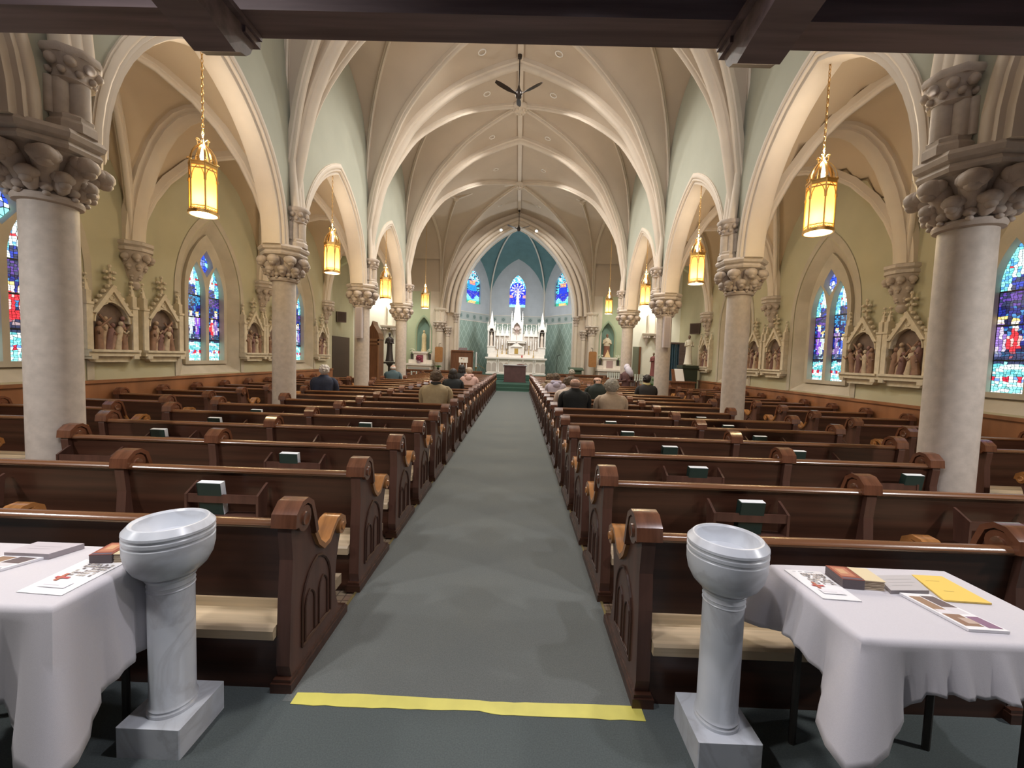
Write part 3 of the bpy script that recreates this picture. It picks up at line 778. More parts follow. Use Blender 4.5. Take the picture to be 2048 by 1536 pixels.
# west closing web of the apse vault
vs = []; fs = []; a = Vector((AP[0][0], 23.1, 0)); b = Vector((AP[5][0], 23.1, 0)); pa = list(reversed(parch((a.x+b.x)/2, (b.x-a.x)/2, 5.6, 4.1, 8)))
for x, z in pa:
    for k in range(11):
        aa = k/10*PI/2; vs.append((x+(BOSS.x-x)*(1-math.cos(aa)), 23.1+(BOSS.y-23.1)*(1-math.cos(aa)), z+(BOSS.z-z)*math.sin(aa)))
for u in range(len(pa)-1):
    for k in range(10): fs.append((u*11+k, u*11+k+1, (u+1)*11+k+1, (u+1)*11+k))
S('ceiling_apse_west', MB().add(vs, fs), GLASSG, smooth=60)
S('wall_apse_lintel', MB().plate([[(AP[0][0]-.3, 8.3), (AP[5][0]+.3, 8.3), (AP[5][0]+.3, 10.2), (AP[0][0]-.3, 10.2)], list(parch(XC, 2.4, 8.3, 1.0+1.45, 6))][:1], 23.02, 23.08, 'y') if False else MB().box(AP[0][0]-.3, AP[5][0]+.3, 23.0, 23.1, 9.4, 10.2), GLASSG)
for i in range(6):
    mb = MB(); mb.tube(bezrib(corner[i]), .055, 8); c = corner[i]
    dirn = (Vector((XC, 26.4, 0))-Vector((c.x, c.y, 0))).normalized()*.05
    mb.tube([(c.x+dirn.x, c.y+dirn.y, 4.2), (c.x+dirn.x, c.y+dirn.y, 5.65)], .055, 8); mb.sphere((c.x+dirn.x, c.y+dirn.y, 4.15), (.10, .10, .16)); mb.tube([(c.x+dirn.x, c.y+dirn.y, .4), (c.x+dirn.x, c.y+dirn.y, 3.0)], .07, 8); mb.sphere((c.x+dirn.x, c.y+dirn.y, 3.05), (.12, .12, .1))
    S('trim_apse_rib', mb, RIB, smooth=60)
S('trim_apse_boss', MB().sphere((XC, 26.4, 9.68), (.2, .2, .15)), RIB, smooth=60)

# --- sanctuary steps
def steps():
    for k, (x0, x1, y0, z) in enumerate([(-2.9, 2.6, 20.9, .15), (-2.9, 2.6, 21.35, .30)]):
        S('floor_sanctuary_step', MB().box(x0-1.3, x1+1.3, y0, 30.5, z-.15, z), CARPETG)
    for k, (hx, y0) in enumerate([(2.75, 25.2), (2.4, 25.6), (2.05, 26.0)]):
        S('floor_altar_step', MB().box(XC+.05-hx, XC+.05+hx, y0, 29.3, .30+.1*k, .40+.1*k), CARPETG)
steps()

# --- gallery above the camera
gal = MB(); gal.box(-9, 9, 2.06, 2.24, 3.20, 3.75)
gal.box(-9, 9, 1.95, 2.06, 3.45, 3.8)
S('trim_gallery_beam', gal, DARKW)
mb = MB(); mb.box(-9, 9, 1.90, 1.95, 3.44, 3.50); mb.box(-9, 9, 2.03, 2.07, 3.36, 3.39); S('trim_gallery_moulding', mb, mat('gallery_red_wood', (.15, .055, .035), .3, noise=.3, nscale=3, stretch=(.4, 6, 6), coat=.4))
S('ceiling_gallery', MB().box(-9, 9, -6, 1.95, 3.50, 3.6), mat('gallery_board', (.16, .07, .05), .5))
S('wall_gallery_front', MB().box(-9, 9, 2.06, 2.24, 3.75, 4.6), DARKW)
def bracket(x, label):
    t = thing('gallery_bracket', label, 'bracket', (x, 2.0, 3.2), 0, 'gallery brackets')
    pr = [(0, .0), (-.62, .0), (-.62, -.04), (-.45, -.06), (-.30, -.13), (-.12, -.16), (.02, -.185), (.06, -.16), (.10, -.15), (.13, -.12), (.16, -.06), (.16, 0)]
    MB().plate([[(b+ .05, c) for b, c in pr]], -.10, .10, 'x').build('bracket_body', DARKW, t)
    mb = MB(); mb.box(-.13, .13, -.5, .23, -.025, .0); mb.box(-.115, .115, .12, .24, -.055, -.025); mb.build('bracket_moulding', DARKW, t)
bracket(-1.49, 'dark carved bracket under the gallery beam, above the left lantern')
bracket(1.08, 'dark carved bracket under the gallery beam, right of the middle')
# upper side walls closing the vault shoulders outside
for s, nm in ((-1, 'left'), (1, 'right')):
    WX = WL if s < 0 else WR
    S('wall_upper_'+nm, MB().box(*sorted((XC+s*(W+.18), XC+s*(W+.24))), -6, 15.1, 5.6, 10), GREENW)
S('ceiling_roof', MB().box(-9.5, 9.3, -3.8, 31, 10.3, 10.4), PLASTER)

# ================================================================ PEWS
ROWY = lambda n: 1.88+.855*n
# end profile (y, z): rolled scroll at the back, dip, rolled arm, waisted front, flared foot
EP = [(.03, 0), (.0, .12), (.015, .45), (.03, .62), (.015, .76), (.03, .84), (.07, .875), (.12, .88), (.165, .85), (.19, .78), (.215, .68), (.26, .60), (.32, .555), (.38, .56), (.43, .60), (.475, .635), (.53, .64), (.575, .61), (.585, .565), (.56, .53), (.535, .48), (.505, .38), (.49, .28), (.50, .18), (.54, .09), (.60, .06), (.60, 0)]
CAPP = [(.012, .78), (.02, .84), (.07, .882), (.12, .887), (.17, .855), (.197, .78), (.222, .685), (.266, .61), (.322, .565), (.378, .57), (.425, .61), (.475, .645), (.53, .65), (.58, .62), (.592, .57)]
M_END = mesh_of(MB().plate([EP], -.032, .032, 'x'), 'pew_end'); M_END.materials.append(PEWEND)
def cap_mesh(name, pts, scr, m_, wd):
    mb = MB()
    mb.sweep([(0, a, b) for a, b in pts], [(-wd, -.018), (wd, -.018), (wd, .008), (-wd, .008)], (1, 0, 0))
    for sx in (-1, 1):
        for cy, cz, r in scr:
            n0 = len(mb.v); b = MB().lathe([(r, 0), (r, .026), (r*.55, .026), (r*.5, .035), (r*.25, .03)], 16)
            mb.add([(sx*(.03+p[2]), cy+p[0], cz+p[1]) for p in b.v], b.f)
    m = mesh_of(mb, name, 40); m.materials.append(m_); return m
M_CAP = cap_mesh('scroll_cap', CAPP[:7], ((.095, .80, .062),), CAPW, .060)
M_ARM = cap_mesh('arm_cap', CAPP[6:], ((.535, .585, .045),), SCROLL, .052)
def groove_mesh():
    mb = MB()
    for sx in (-1, 1):
        x = sx*.034
        mb.tube([(x, a, b) for a, b in lancet(.265, .155, .14, .34, .19, 5)+[(.11, .14)]], .008, 5)
        for cy in (.19, .335): mb.tube([(x, a, b) for a, b in lancet(cy, .048, .15, .32, .07, 4)+[(cy-.048, .15)]], .006, 5)
    m = mesh_of(mb, 'carved_lancets'); m.materials.append(GROOVE); return m
M_GRO = groove_mesh()
mb = MB(); mb.box(-.05, .05, -.02, .63, 0, .045); mb.box(-.042, .042, -.01, .62, .045, .06); M_PL = mesh_of(mb, 'plinth'); M_PL.materials.append(PEW)
mb = MB(); z0 = .54
mb.box(-.235, .235, -.075, -.06, .60, .655); mb.box(-.235, .235, -.075, .015, .50, .515)
for sx in (-1, 1): mb.prism([(-.08, .50), (.012, .50), (.03, .715), (-.0, .70), (-.08, .655)], sx*.235-.008, sx*.235+.008, 'x')
M_RACK = mesh_of(mb, 'book_rack'); M_RACK.materials.append(PEWEND)
LONG = {}
def long_meshes(L):
    k = round(L, 2)
    if k in LONG: return LONG[k]
    r = {}
    b = MB().plate([[(.085, .40), (.045, .78), (.07, .78), (.115, .40)]], 0, L, 'x'); r['backrest'] = mesh_of(b, 'backrest'); r['backrest'].materials.append(PEW)
    b = MB(); b.sweep([(0, .055, .785), (L, .055, .785)], [(math.cos(a)*.032, math.sin(a)*.022) for a in [i*PI/5 for i in range(10)]], (0, 1, 0)); r['top_rail'] = mesh_of(b, 'top_rail', 50); r['top_rail'].materials.append(RAILW)
    b = MB().plate([[(-.015, .255), (-.02, .30), (-.01, .312), (.30, .35), (.60, .40), (.62, .385), (.60, .355), (.3, .30)]], .036, L-.036, 'x'); r['seat'] = mesh_of(b, 'seat'); r['seat'].materials.append(SEATW)
    b = MB(); b.box(0, L, .015, .035, 0.0, .25); r['skirt_board'] = mesh_of(b, 'skirt_board'); r['skirt_board'].materials.append(PEW)
    b = MB(); b.box(.06, L-.06, .64, .80, .085, .15); r['kneeler'] = mesh_of(b, 'kneeler'); r['kneeler'].materials.append(KNEEL)
    b = MB()
    for x in (.25, L-.25): b.box(x-.02, x+.02, .66, .78, 0, .09)
    r['kneeler_foot'] = mesh_of(b, 'kneeler_foot'); r['kneeler_foot'].materials.append(IRON)
    LONG[k] = r; return r
def pew(x0, x1, n, label, group, dividers=(), racks=()):
    """x0 < x1; origin at the x0 end"""
    t = thing('church_pew', label, 'pew', (x0, ROWY(n), 0), 0, group); L = x1-x0
    for k, me in long_meshes(L).items(): put(k, me, t)
    for x in [0, L]+[d-x0 for d in dividers]:
        e = put('pew_end', M_END, t, (x, 0, 0)); put('scroll_cap', M_CAP, e); put('arm_cap', M_ARM, e); put('carved_lancets', M_GRO, e); put('plinth', M_PL, e)
    for r in racks: put('book_rack', M_RACK, t, (r-x0, 0, 0))
    return t
NR = 21
def rank(n): return ['first', 'second', 'third', 'fourth', 'fifth', 'sixth', 'seventh', 'eighth', 'ninth', 'tenth', 'eleventh', 'twelfth', 'thirteenth', 'fourteenth', 'fifteenth', 'sixteenth', 'seventeenth', 'eighteenth', 'nineteenth', 'twentieth', 'twenty-first', 'twenty-second'][n]
for n in range(NR+1):
    y = ROWY(n); short = n in (2, 6, 11, 15)
    col = ', ending at a column' if short else ''
    dl = -2.66 if n else -2.9; 
    near = n < 8
    if n <= NR:
        pew(-3.97 if short else -4.5, -1.06, n, 'dark pew left of the aisle, %s row from the yellow tape%s' % (rank(n), col), 'pews left of the centre aisle', (dl,), (-1.9, -3.7) if near and n else ())
        pew(.63, 3.62 if short else 4.1, n, 'dark pew right of the aisle, %s row from the yellow tape%s' % (rank(n), col), 'pews right of the centre aisle', (2.36,), (1.53, 3.15) if near and n else ())
    if 2 <= n <= 14:
        pew(-6.80, -5.28, n, 'short dark pew against the left wall, %s row from the yellow tape' % rank(n), 'pews in the left side aisle')
        pew(5.02, 6.58, n, 'short dark pew against the right wall, %s row from the yellow tape' % rank(n), 'pews in the right side aisle')

# hymnals standing in the racks
def hymnal_proto(cover, pages):
    mb = MB(); mb.box(-.078, .078, -.024, -.020, 0, .222); mb.box(-.078, .078, .020, .024, 0, .222); mb.box(-.078, -.073, -.024, .024, 0, .222)
    pg = MB().box(-.073, .080, -.020, .020, .004, .224)
    return mesh_of(mb, 'cover'), mesh_of(pg, 'page_block')
MC, MP = hymnal_proto(0, 0); MC.materials.append(BOOKG); MP.materials.append(mat('page_edges', (.82, .86, .90), .6))
BK = [(1, -1.98, 'L'), (1, 1.53, 'R'), (2, -1.93, 'L'), (2, 1.55, 'R'), (2, 3.35, 'R'), (3, -3.8, 'L'), (3, 1.62, 'R'), (4, -3.82, 'L'), (4, -1.9, 'L'), (4, 1.40, 'R'), (3, 2.95, 'R'), (4, 3.05, 'R'), (5, -3.82, 'L'), (5, 1.38, 'R'), (5, 3.08, 'R'), (6, 3.06, 'R')]
for n, x, sd in BK:
    side = 'left' if sd == 'L' else 'right'; inner = abs(x) < 2.2
    t = thing('hymnal', 'green hymnal in the %s rack of the %s pew right of the aisle' % ('aisle-side' if inner else 'outer', rank(n)) if sd == 'R' else 'green hymnal in the %s rack of the %s pew left of the aisle' % ('aisle-side' if inner else 'outer', rank(n)), 'book', (x, ROWY(n)-.030, .515), 0, 'hymnals in the pew racks')
    t.rotation_euler = (R(9), 0, 0); put('cover', MC, t); put('page_block', MP, t)
for n, x in ((1, -3.05), (7, -1.7), (8, 1.6), (5, 5.9), (4, 6.1)):
    pass

# yellow tape
mb = MB(); N = 30; vs = []; fs = []; rnd = random.Random(3)
for i in range(N+1):
    t = i/N; x = -.985+1.61*t; wv = .004*math.sin(t*9)+rnd.uniform(-.002, .002)
    y1 = 1.872+.004*t+wv+(-.006 if t > .55 else 0); y0 = 1.805+.004*t-wv*.6+rnd.uniform(-.003, .003)-(.012 if t > .55 else 0)
    vs += [(x-.012*(i == N and 0), y0, .0022), (x, y1, .0022)]
for i in range(N): fs.append((2*i, 2*i+2, 2*i+3, 2*i+1))
n0 = len(vs); vs2 = vs+[(a, b, .0006) for a, b, c in vs]; fs2 = fs+[tuple(n0+q for q in reversed(f)) for f in fs]
tp = MB().add(vs2, fs2).build('yellow_tape', TAPE); tag(tp, 'strip of yellow tape stuck across the teal carpet in front of the pews', 'tape')

# ================================================================ HOLY WATER FONTS
def font(x, y, lean, label):
    t = thing('holy_water_font', label, 'font', (x, y, 0), R(0), 'marble holy water fonts')
    b = MB(); h = .126; b.plate([[(-h+.004, -h), (h-.004, -h), (h, -h+.004), (h, h-.004), (h-.004, h), (-h+.004, h), (-h, h-.004), (-h, -h+.004)]], 0, .122, 'z'); b.build('plinth', MARBLE, t)
    MB().lathe([(.088, .121), (.088, .135), (.082, .142), (.086, .15), (.079, .16), (.079, .628), (.082, .632), (.079, .636), (.079, .646), (.082, .65), (.079, .655), (.079, .668), (.085, .674), (.088, .682), (.080, .69)], 40).build('shaft', MARBLE, t, smooth=35)
    b = MB(); prof = [(.080, .686), (.10, .695), (.125, .72), (.143, .755), (.151, .795), (.152, .832), (.149, .836), (.149, .842), (.1525, .846), (.1525, .858), (.149, .862), (.149, .868), (.153, .873), (.152, .882), (.132, .905), (.126, .906), (.118, .898), (.112, .87), (.095, .84), (.06, .822), (.0005, .818)]
    b.lathe(prof, 56, cap=False); b.build('bowl', MARBLE, t, smooth=32)
    return t
font(-1.39, 1.65, 0, 'white marble holy water font on a square plinth, left of the yellow tape')
font(.883, 1.695, 0, 'white marble holy water font on a square plinth, right of the yellow tape')

# ================================================================ TABLES WITH CLOTHS
def draped(name, label, x0, x1, y0, y1, zt, hems, seed, corners):
    """table cloth: top plus hanging skirt with folds"""
    rnd = random.Random(seed); r = .018; per = []
    def seg(ax, ay, bx, by, n):
        for i in range(n): t = i/n; per.append((ax+(bx-ax)*t, ay+(by-ay)*t))
    nx = int((x1-x0)/.02); ny = int((y1-y0)/.02)
    seg(x0, y0, x1, y0, nx); seg(x1, y0, x1, y1, ny); seg(x1, y1, x0, y1, nx); seg(x0, y1, x0, y0, ny)
    P = len(per); vs = []; fs = []
    cx, cy = (x0+x1)/2, (y0+y1)/2
    def nrm(px, py):
        dx = -1 if px < x0+1e-4 else (1 if px > x1-1e-4 else 0); dy = -1 if py < y0+1e-4 else (1 if py > y1-1e-4 else 0)
        l = math.hypot(dx, dy) or 1; return dx/l, dy/l
    K = 16
    for j in range(K+1):
        for i, (px, py) in enumerate(per):
            dc = min((math.hypot(px-qx, py-qy), q) for q, (qx, qy) in enumerate(((x0, y0), (x1, y0), (x1, y1), (x0, y1))))
            d, q = dc; cm = math.exp(-(d/.07)**2); fr = abs(py-y0) < 1e-4 or abs(py-y1) < 1e-4; k_ = min(1, d/.2); hm = (hems[0]+hems[1])/2; hem = hm+((hems[0] if fr else hems[1])-hm)*k_; drop = hem+corners[q]*max(0, 1-d/.19)**1.1
            nx_, ny_ = nrm(px, py)
            if d < .06:                          # round the corner direction
                qx, qy = ((x0, y0), (x1, y0), (x1, y1), (x0, y1))[q]; ccx = cx-qx; ccy = cy-qy
                ex, ey = (px-qx), (py-qy); k = 1-d/.06
                dx = -math.copysign(1, ccx); dy = -math.copysign(1, ccy); nx_ = nx_*(1-k)+dx*.707*k; ny_ = ny_*(1-k)+dy*.707*k
            t = j/K
            if j <= 3:
                a = t*K/3*PI/2; off = r*math.sin(a); z = zt-r*(1-math.cos(a))
            else:
                u = (j-3)/(K-3); s_ = i/P*2*PI
                f = .5+.5*math.sin(s_*11+seed)*math.cos(s_*5+seed*2)
                off = r+u*(.020+.032*f+cm*(.10 if corners[q] > .08 else .02)-.045*math.exp(-((d-.11)/.035)**2))+u*.010*math.sin(s_*37+seed)+u*.018*math.exp(-(d/.3)**2)*math.cos(d*60)
                z = zt-r-(drop-r)*u
            vs.append((px+nx_*off, py+ny_*off, z))
    for j in range(K):
        for i in range(P): k = (i+1) % P; fs.append((j*P+i, j*P+k, (j+1)*P+k, (j+1)*P+i))
    fs.append(tuple(range(P)))
    o = MB().add(vs, fs).build(name, CLOTH, None, smooth=70)
    md = o.modifiers.new('thickness', 'SOLIDIFY'); md.thickness = .003; md.offset = 1
    tag(o, label, 'tablecloth'); return o
def table(x0, x1, y0, y1, zt, label):
    t = thing('folding_table', label, 'table', ((x0+x1)/2, (y0+y1)/2, 0)); hx = (x1-x0)/2-.012; hy = (y1-y0)/2-.012
    MB().box(-hx, hx, -hy, hy, zt-.04, zt-.006).build('tabletop', mat('table_board', (.30, .25, .2), .6), t)
    for sx in (-1, 1):
        for sy in (-1, 1): MB().tube([(sx*(hx-.06), sy*(hy-.05), zt-.04), (sx*(hx-.06), sy*(hy-.05), 0)], .014, 8).build('leg', IRON, t)
table(-2.35, -1.515, 1.325, 1.71, .735, 'folding table hidden under the left white cloth'); table(1.15, 1.86, 1.33, 1.78, .735, 'folding table hidden under the right white cloth')
draped('tablecloth', 'white cloth hanging over the table on the left, pointed corner nearly at the floor', -2.36, -1.505, 1.315, 1.72, .740, (.27, .36), 2, (.10, .19, .04, .04))
draped('tablecloth', 'white cloth hanging over the table on the right, rounded folds at its left end', 1.14, 1.87, 1.32, 1.79, .740, (.15, .19), 5, (.17, .05, .03, .10))

# things lying on the tables
ZT = .7445
def sheet(name, label, cat, pts, th, side, topcol, marks=(), mt=None, group=None, curl=0):
    """flat sheet or stack from four corners; marks = (u0,u1,v0,v1,colour) rectangles printed on the top"""
    z0, z1 = ZT, ZT+th; a, b, c, d = [Vector((*p, 0)) for p in pts]
    def P(u, v): p = a*(1-u)*(1-v)+b*u*(1-v)+c*u*v+d*(1-u)*v; return p
    mb = MB(); q = [a, b, c, d]; cx = (a+b+c+d)/4
    loc = Vector((cx.x, cx.y, 0))
    vs = [(p.x-loc.x, p.y-loc.y, z0) for p in q]+[(p.x-loc.x, p.y-loc.y, z1) for p in q]
    mb.add(vs, [(0, 1, 5, 4), (1, 2, 6, 5), (2, 3, 7, 6), (3, 0, 4, 7), (3, 2, 1, 0)], side); mb.add(vs[4:], [(0, 1, 2, 3)], topcol)
    for mi, (u0, u1, v0, v1, col) in enumerate(marks):
        z = z1+.0003+.00004*mi; ps = [P(u0, v0), P(u1, v0), P(u1, v1), P(u0, v1)]
        mb.add([(p.x-loc.x, p.y-loc.y, z) for p in ps], [(0, 1, 2, 3)], col)
    o = mb.build(name, PRINT, None, fix=False); o.location = loc; tag(o, label, cat, group); return o
rnd = random.Random(12)
def flyer_marks():
    m = []
    x = .18
    for wd in (.10, .13, .26):
        n = int(wd/.022)
        for k in range(n): m.append((x+k*.022, x+k*.022+.013, .93, .955, (.25, .25, .28)))
        x += wd+.05
    for r_ in range(6):
        for c_ in range(9):
            if rnd.random() < .85: m.append((.3+c_*.07, .3+c_*.07+.055, .50+r_*.065, .50+r_*.065+.045, rnd.choice([(.35, .3, .28), (.5, .45, .4), (.25, .22, .22), (.62, .55, .5)])))
    m += [(.18, .5, .40, .45, (.55, .12, .12)), (.26, .34, .33, .54, (.50, .16, .10)), (.2, .8, .15, .30, (.80, .78, .82)), (.25, .6, .2, .22, (.6, .58, .62))]
    return m
WHP = (.86, .85, .86)
sheet('flyer', 'white flyer with a red cross picture lying on the left tablecloth', 'flyer', [(-1.70, 1.375), (-1.53, 1.365), (-1.53, 1.60), (-1.70, 1.61)], .0015, WHP, WHP, flyer_marks(), group='cross flyers')
sheet('flyer', 'white flyer with an orange cross picture near the left end of the right tablecloth', 'flyer', [(1.165, 1.53), (1.30, 1.52), (1.30, 1.735), (1.155, 1.745)], .003, WHP, WHP, flyer_marks(), group='cross flyers')
def holycards(x, y, rz, label):
    t = thing('prayer_card_stack', label, 'card stack', (x, y, ZT), rz)
    mb = MB(); 
    for k in range(9): mb.box(-.04+.001*(k % 2), .04, -.055, .055, k*.004, k*.004+.0034, (.16, .13, .14))
    mb.box(-.04, .04, -.055, .055, .036, .0375, (.30, .08, .05)); mb.box(-.03, .025, -.03, .045, .0375, .038, (.50, .20, .12)); mb.box(-.02, .01, -.01, .03, .038, .0384, (.62, .36, .2)); mb.box(-.036, .036, -.052, -.04, .0375, .038, (.12, .1, .14))
    mb.build('picture_cards', PRINT, t)
    mb = MB()
    for k in range(6): mb.box(.043, .115, -.05+.001*(k % 3), .055, k*.006, k*.006+.004, (.62, .50, .36))
    mb.box(.043, .118, -.052, .057, .036, .037, (.74, .62, .40)); mb.build('booklets', PRINT, t)
holycards(-1.62, 1.635, R(8), 'small stack of dark red picture cards behind the left font bowl')
holycards(1.345, 1.665, R(-6), 'stack of dark red picture cards on the right tablecloth')
GRP = (.50, .45, .47)
sheet('leaflet_stack', 'pile of grey printed leaflets at the back of the left tablecloth', 'leaflet stack', [(-2.02, 1.60), (-1.84, 1.60), (-1.80, 1.70), (-2.0, 1.70)], .022, (.36, .32, .34), (.58, .53, .56), [(.2, .8, .6, .63, (.45, .42, .45)), (.2, .7, .4, .43, (.45, .42, .45))], group='leaflet piles')
sheet('leaflet_stack', 'pile of grey printed leaflets between the picture cards and the yellow paper', 'leaflet stack', [(1.462, 1.585), (1.617, 1.595), (1.66, 1.715), (1.50, 1.70)], .014, (.30, .27, .28), (.53, .50, .50), [(.15, .85, .7, .72, (.4, .38, .38)), (.15, .85, .5, .52, (.4, .38, .38)), (.15, .7, .3, .32, (.4, .38, .38))], group='leaflet piles')
sheet('yellow_flyer', 'sheet of yellow paper at the back right of the right tablecloth', 'flyer', [(1.625, 1.545), (1.79, 1.535), (1.80, 1.73), (1.68, 1.735)], .006, (.75, .52, .12), (.86, .60, .14), [(.2, .6, .75, .77, (.6, .4, .1)), (.3, .55, .35, .37, (.6, .4, .1))])
def magazine(pts, label):
    mk = [(.08, .55, .08, .40, (.30, .18, .12)), (.08, .45, .45, .9, (.35, .22, .14)), (.5, .95, .6, .93, (.16, .12, .12)), (.1, .9, .42, .52, (.75, .70, .72)), (.5, .9, .45, .6, (.7, .66, .68)), (.6, .95, .05, .35, (.28, .16, .24)), (.3, .6, .15, .3, (.55, .42, .35))]
    return sheet('magazine', label, 'magazine', pts, .009, (.86, .85, .88), WHP, mk, group='pictorial brochures')
magazine([(1.525, 1.365), (1.655, 1.36), (1.60, 1.575), (1.49, 1.58)], 'glossy brochure with brown pictures at the front of the right tablecloth')
magazine([(-2.10, 1.46), (-1.93, 1.46), (-1.86, 1.60), (-2.02, 1.61)], 'glossy brochure with brown pictures at the left edge of the left tablecloth')

# ================================================================ LANTERNS
def chain_mesh(L):
    mb = MB(); n = int(L/.05)
    for i in range(n): mb.torus((0, 0, i*.05+.025), .011, .0042, 10, 4, 'y' if i % 2 else 'x', 1) 
    # stretch links vertically
    c = MB()
    for i in range(n):
        z = i*.05+.025; ax = i % 2; pts = []
        for k in range(9):
            a = 2*PI*k/8; dx = .013*math.cos(a); dz = .030*math.sin(a); pts.append((dx if ax else 0, 0 if ax else dx, z+dz))
        c.tube(pts, .0048, 5, cap=False)
    m = mesh_of(c, 'chain'); m.materials.append(BRASS); return m
def lantern_parts():
    P = {}
    hexp = lambda r, a: (r*math.cos(a), r*math.sin(a))
    rr = .155
    mb = MB()
    for k in range(6):
        a0 = k*PI/3; a1 = (k+1)*PI/3; p = hexp(rr, a0); q = hexp(rr, a1); mb.add([(*p, .07), (*q, .07), (*q, .60), (*p, .60)], [(0, 1, 2, 3)])
    P['amber_panes'] = (mb, AMBER, False)
    mb = MB()
    for z0, z1, r in ((0, .03, .175), (.03, .045, .165), (.085, .095, .162), (.56, .575, .163), (.60, .64, .170), (.64, .655, .178)):
        mb.lathe([(r-.02, z0), (r, z0), (r, z1), (r-.02, z1), (r-.02, z0)], 6 if z0 > .05 else 28, cap=False)
    for k in range(6):
        a0 = k*PI/3; p = hexp(.163, a0); mb.tube([(*p, 0), (*p, .64)], .0095, 6); mb.sphere((*p, .66), .017, 6, 5)
        mb.tube([(*p, .42), (*p, .46)], .016, 6)
        a1 = a0+PI/3; q = hexp(.163, a1)
        pts = lambda t, z: (p[0]+(q[0]-p[0])*t, p[1]+(q[1]-p[1])*t, z)
        mb.tube([pts(t, z) for t, z in ((.06, .44), (.10, .50), (.25, .56), (.5, .605), (.75, .56), (.90, .50), (.94, .44))], .0055, 5)
        for j in range(3):
            c = pts((j+.5)/3, .066); mb.tube([(c[0]+.014*math.cos(b)*(q[0]-p[0])/.163, c[1]+.014*math.cos(b)*(q[1]-p[1])/.163, .066+.014*math.sin(b)) for b in [i*PI/4 for i in range(9)]], .0035, 4)
    P['lantern_frame'] = (mb, BRASS, 50)
    mb = MB()
    for k in range(6):
        a = k*PI/3; a2 = (k+.5)*PI/3
        pr = [(.163, .65), (.158, .72), (.135, .79), (.09, .86), (.03, .915), (.012, .95)]
        mb.sweep([(r*math.cos(a), r*math.sin(a), z) for r, z in pr], [(-.011, -.004), (.011, -.004), (.011, .004), (-.011, .004)], (-math.sin(a), math.cos(a), 0))
        mb.sweep([(r*.86*math.cos(a2), r*.86*math.sin(a2), z-.01) for r, z in pr], [(-.014, -.003), (.014, -.003), (.014, .003), (-.014, .003)], (-math.sin(a2), math.cos(a2), 0))
        # scrolls of the crown
        sc = [(.155+.02*math.cos(t*PI/4), .685+.02*math.sin(t*PI/4)) for t in range(7)]
        mb.tube([(r*math.cos(a2), r*math.sin(a2), z) for r, z in sc], .004, 5)
    for k in range(4):
        a = k*PI/2+.4; mb.tube([((.018+.035*u+.022*math.sin(u*PI))*math.cos(a), (.018+.035*u+.022*math.sin(u*PI))*math.sin(a), .935+.045*math.sin(u*PI*1.3)) for u in [i/8 for i in range(9)]], .007, 5)
        mb.tube([((.055+.018*math.cos(t))*math.cos(a), (.055+.018*math.cos(t))*math.sin(a), .965+.018*math.sin(t)) for t in [i*PI/4 for i in range(9)]], .005, 5)
    mb.lathe([(.012, .94), (.022, .955), (.012, .97), (.006, 1.0)], 10)
    P['crown'] = (mb, BRASS, 50)
    P['bottom_lens'] = (MB().lathe([(.0, .004), (.15, .004), (.15, .012)], 24, cap=False), LENS, False)
    P['lamp_socket'] = (MB().lathe([(.028, .70), (.035, .76), (.02, .84), (.008, .90)], 12), LENS, 50)
    return {k: (lambda me: (me.materials.append(v[1]), me)[1])(mesh_of(v[0], k, v[2])) for k, v in P.items()}
LP = lantern_parts()
SHORT = chain_mesh(1.20); LONGC = chain_mesh(3.9)
mb = MB(); mb.lathe([(.0, .03), (.03, .03), (.055, .015), (.06, .0), (.0, .0)], 20); MR = mesh_of(mb, 'ceiling_rose', 40); MR.materials.append(BRASS)
LANT = [(-4.24, 5.65, 3.37, 0, 'nearest on the left'), (3.86, 5.65, 3.36, 0, 'nearest on the right'), (-4.20, 9.42, 3.37, 0, 'second on the left'), (3.86, 9.42, 3.37, 0, 'second on the right'),
        (-4.20, 13.2, 3.33, 0, 'third on the left'), (3.87, 13.2, 3.36, 0, 'third on the right'), (-4.22, 18.85, 3.72, 1, 'on the longest left chain before the sanctuary'), (3.95, 18.85, 3.72, 1, 'on the longest right chain before the sanctuary')]
for x, y, z, lg, lab in LANT:
    t = thing('hanging_lantern', 'gilt six-sided lantern with amber glass, %s' % (lab+(' arcade' if not lg else '')), 'lantern', (x, y, z), R(14), 'hanging lanterns')
    for k, me in LP.items(): put(k, me, t)
    top = 5.52 if not lg else 8.25; c = put('chain', LONGC if lg else SHORT, t, (0, 0, .97)); 
    Lc = int((3.9 if lg else 1.2)/.05)*.05; c.scale = (1, 1, (top-z-.97)/Lc); put('ceiling_rose', MR, c, (0, 0, Lc-.03/c.scale[2]))
    lamp('POINT', 'lantern_light', (x, y, z+.18), 1.6, (1, .72, .36), .035)
    lamp('POINT', 'lantern_uplight', (x, y, z+1.05), 21, (1, .84, .64), .06)
    lamp('POINT', 'lantern_downlight', (x, y, z-.10), 17, (1, .76, .38), .08)

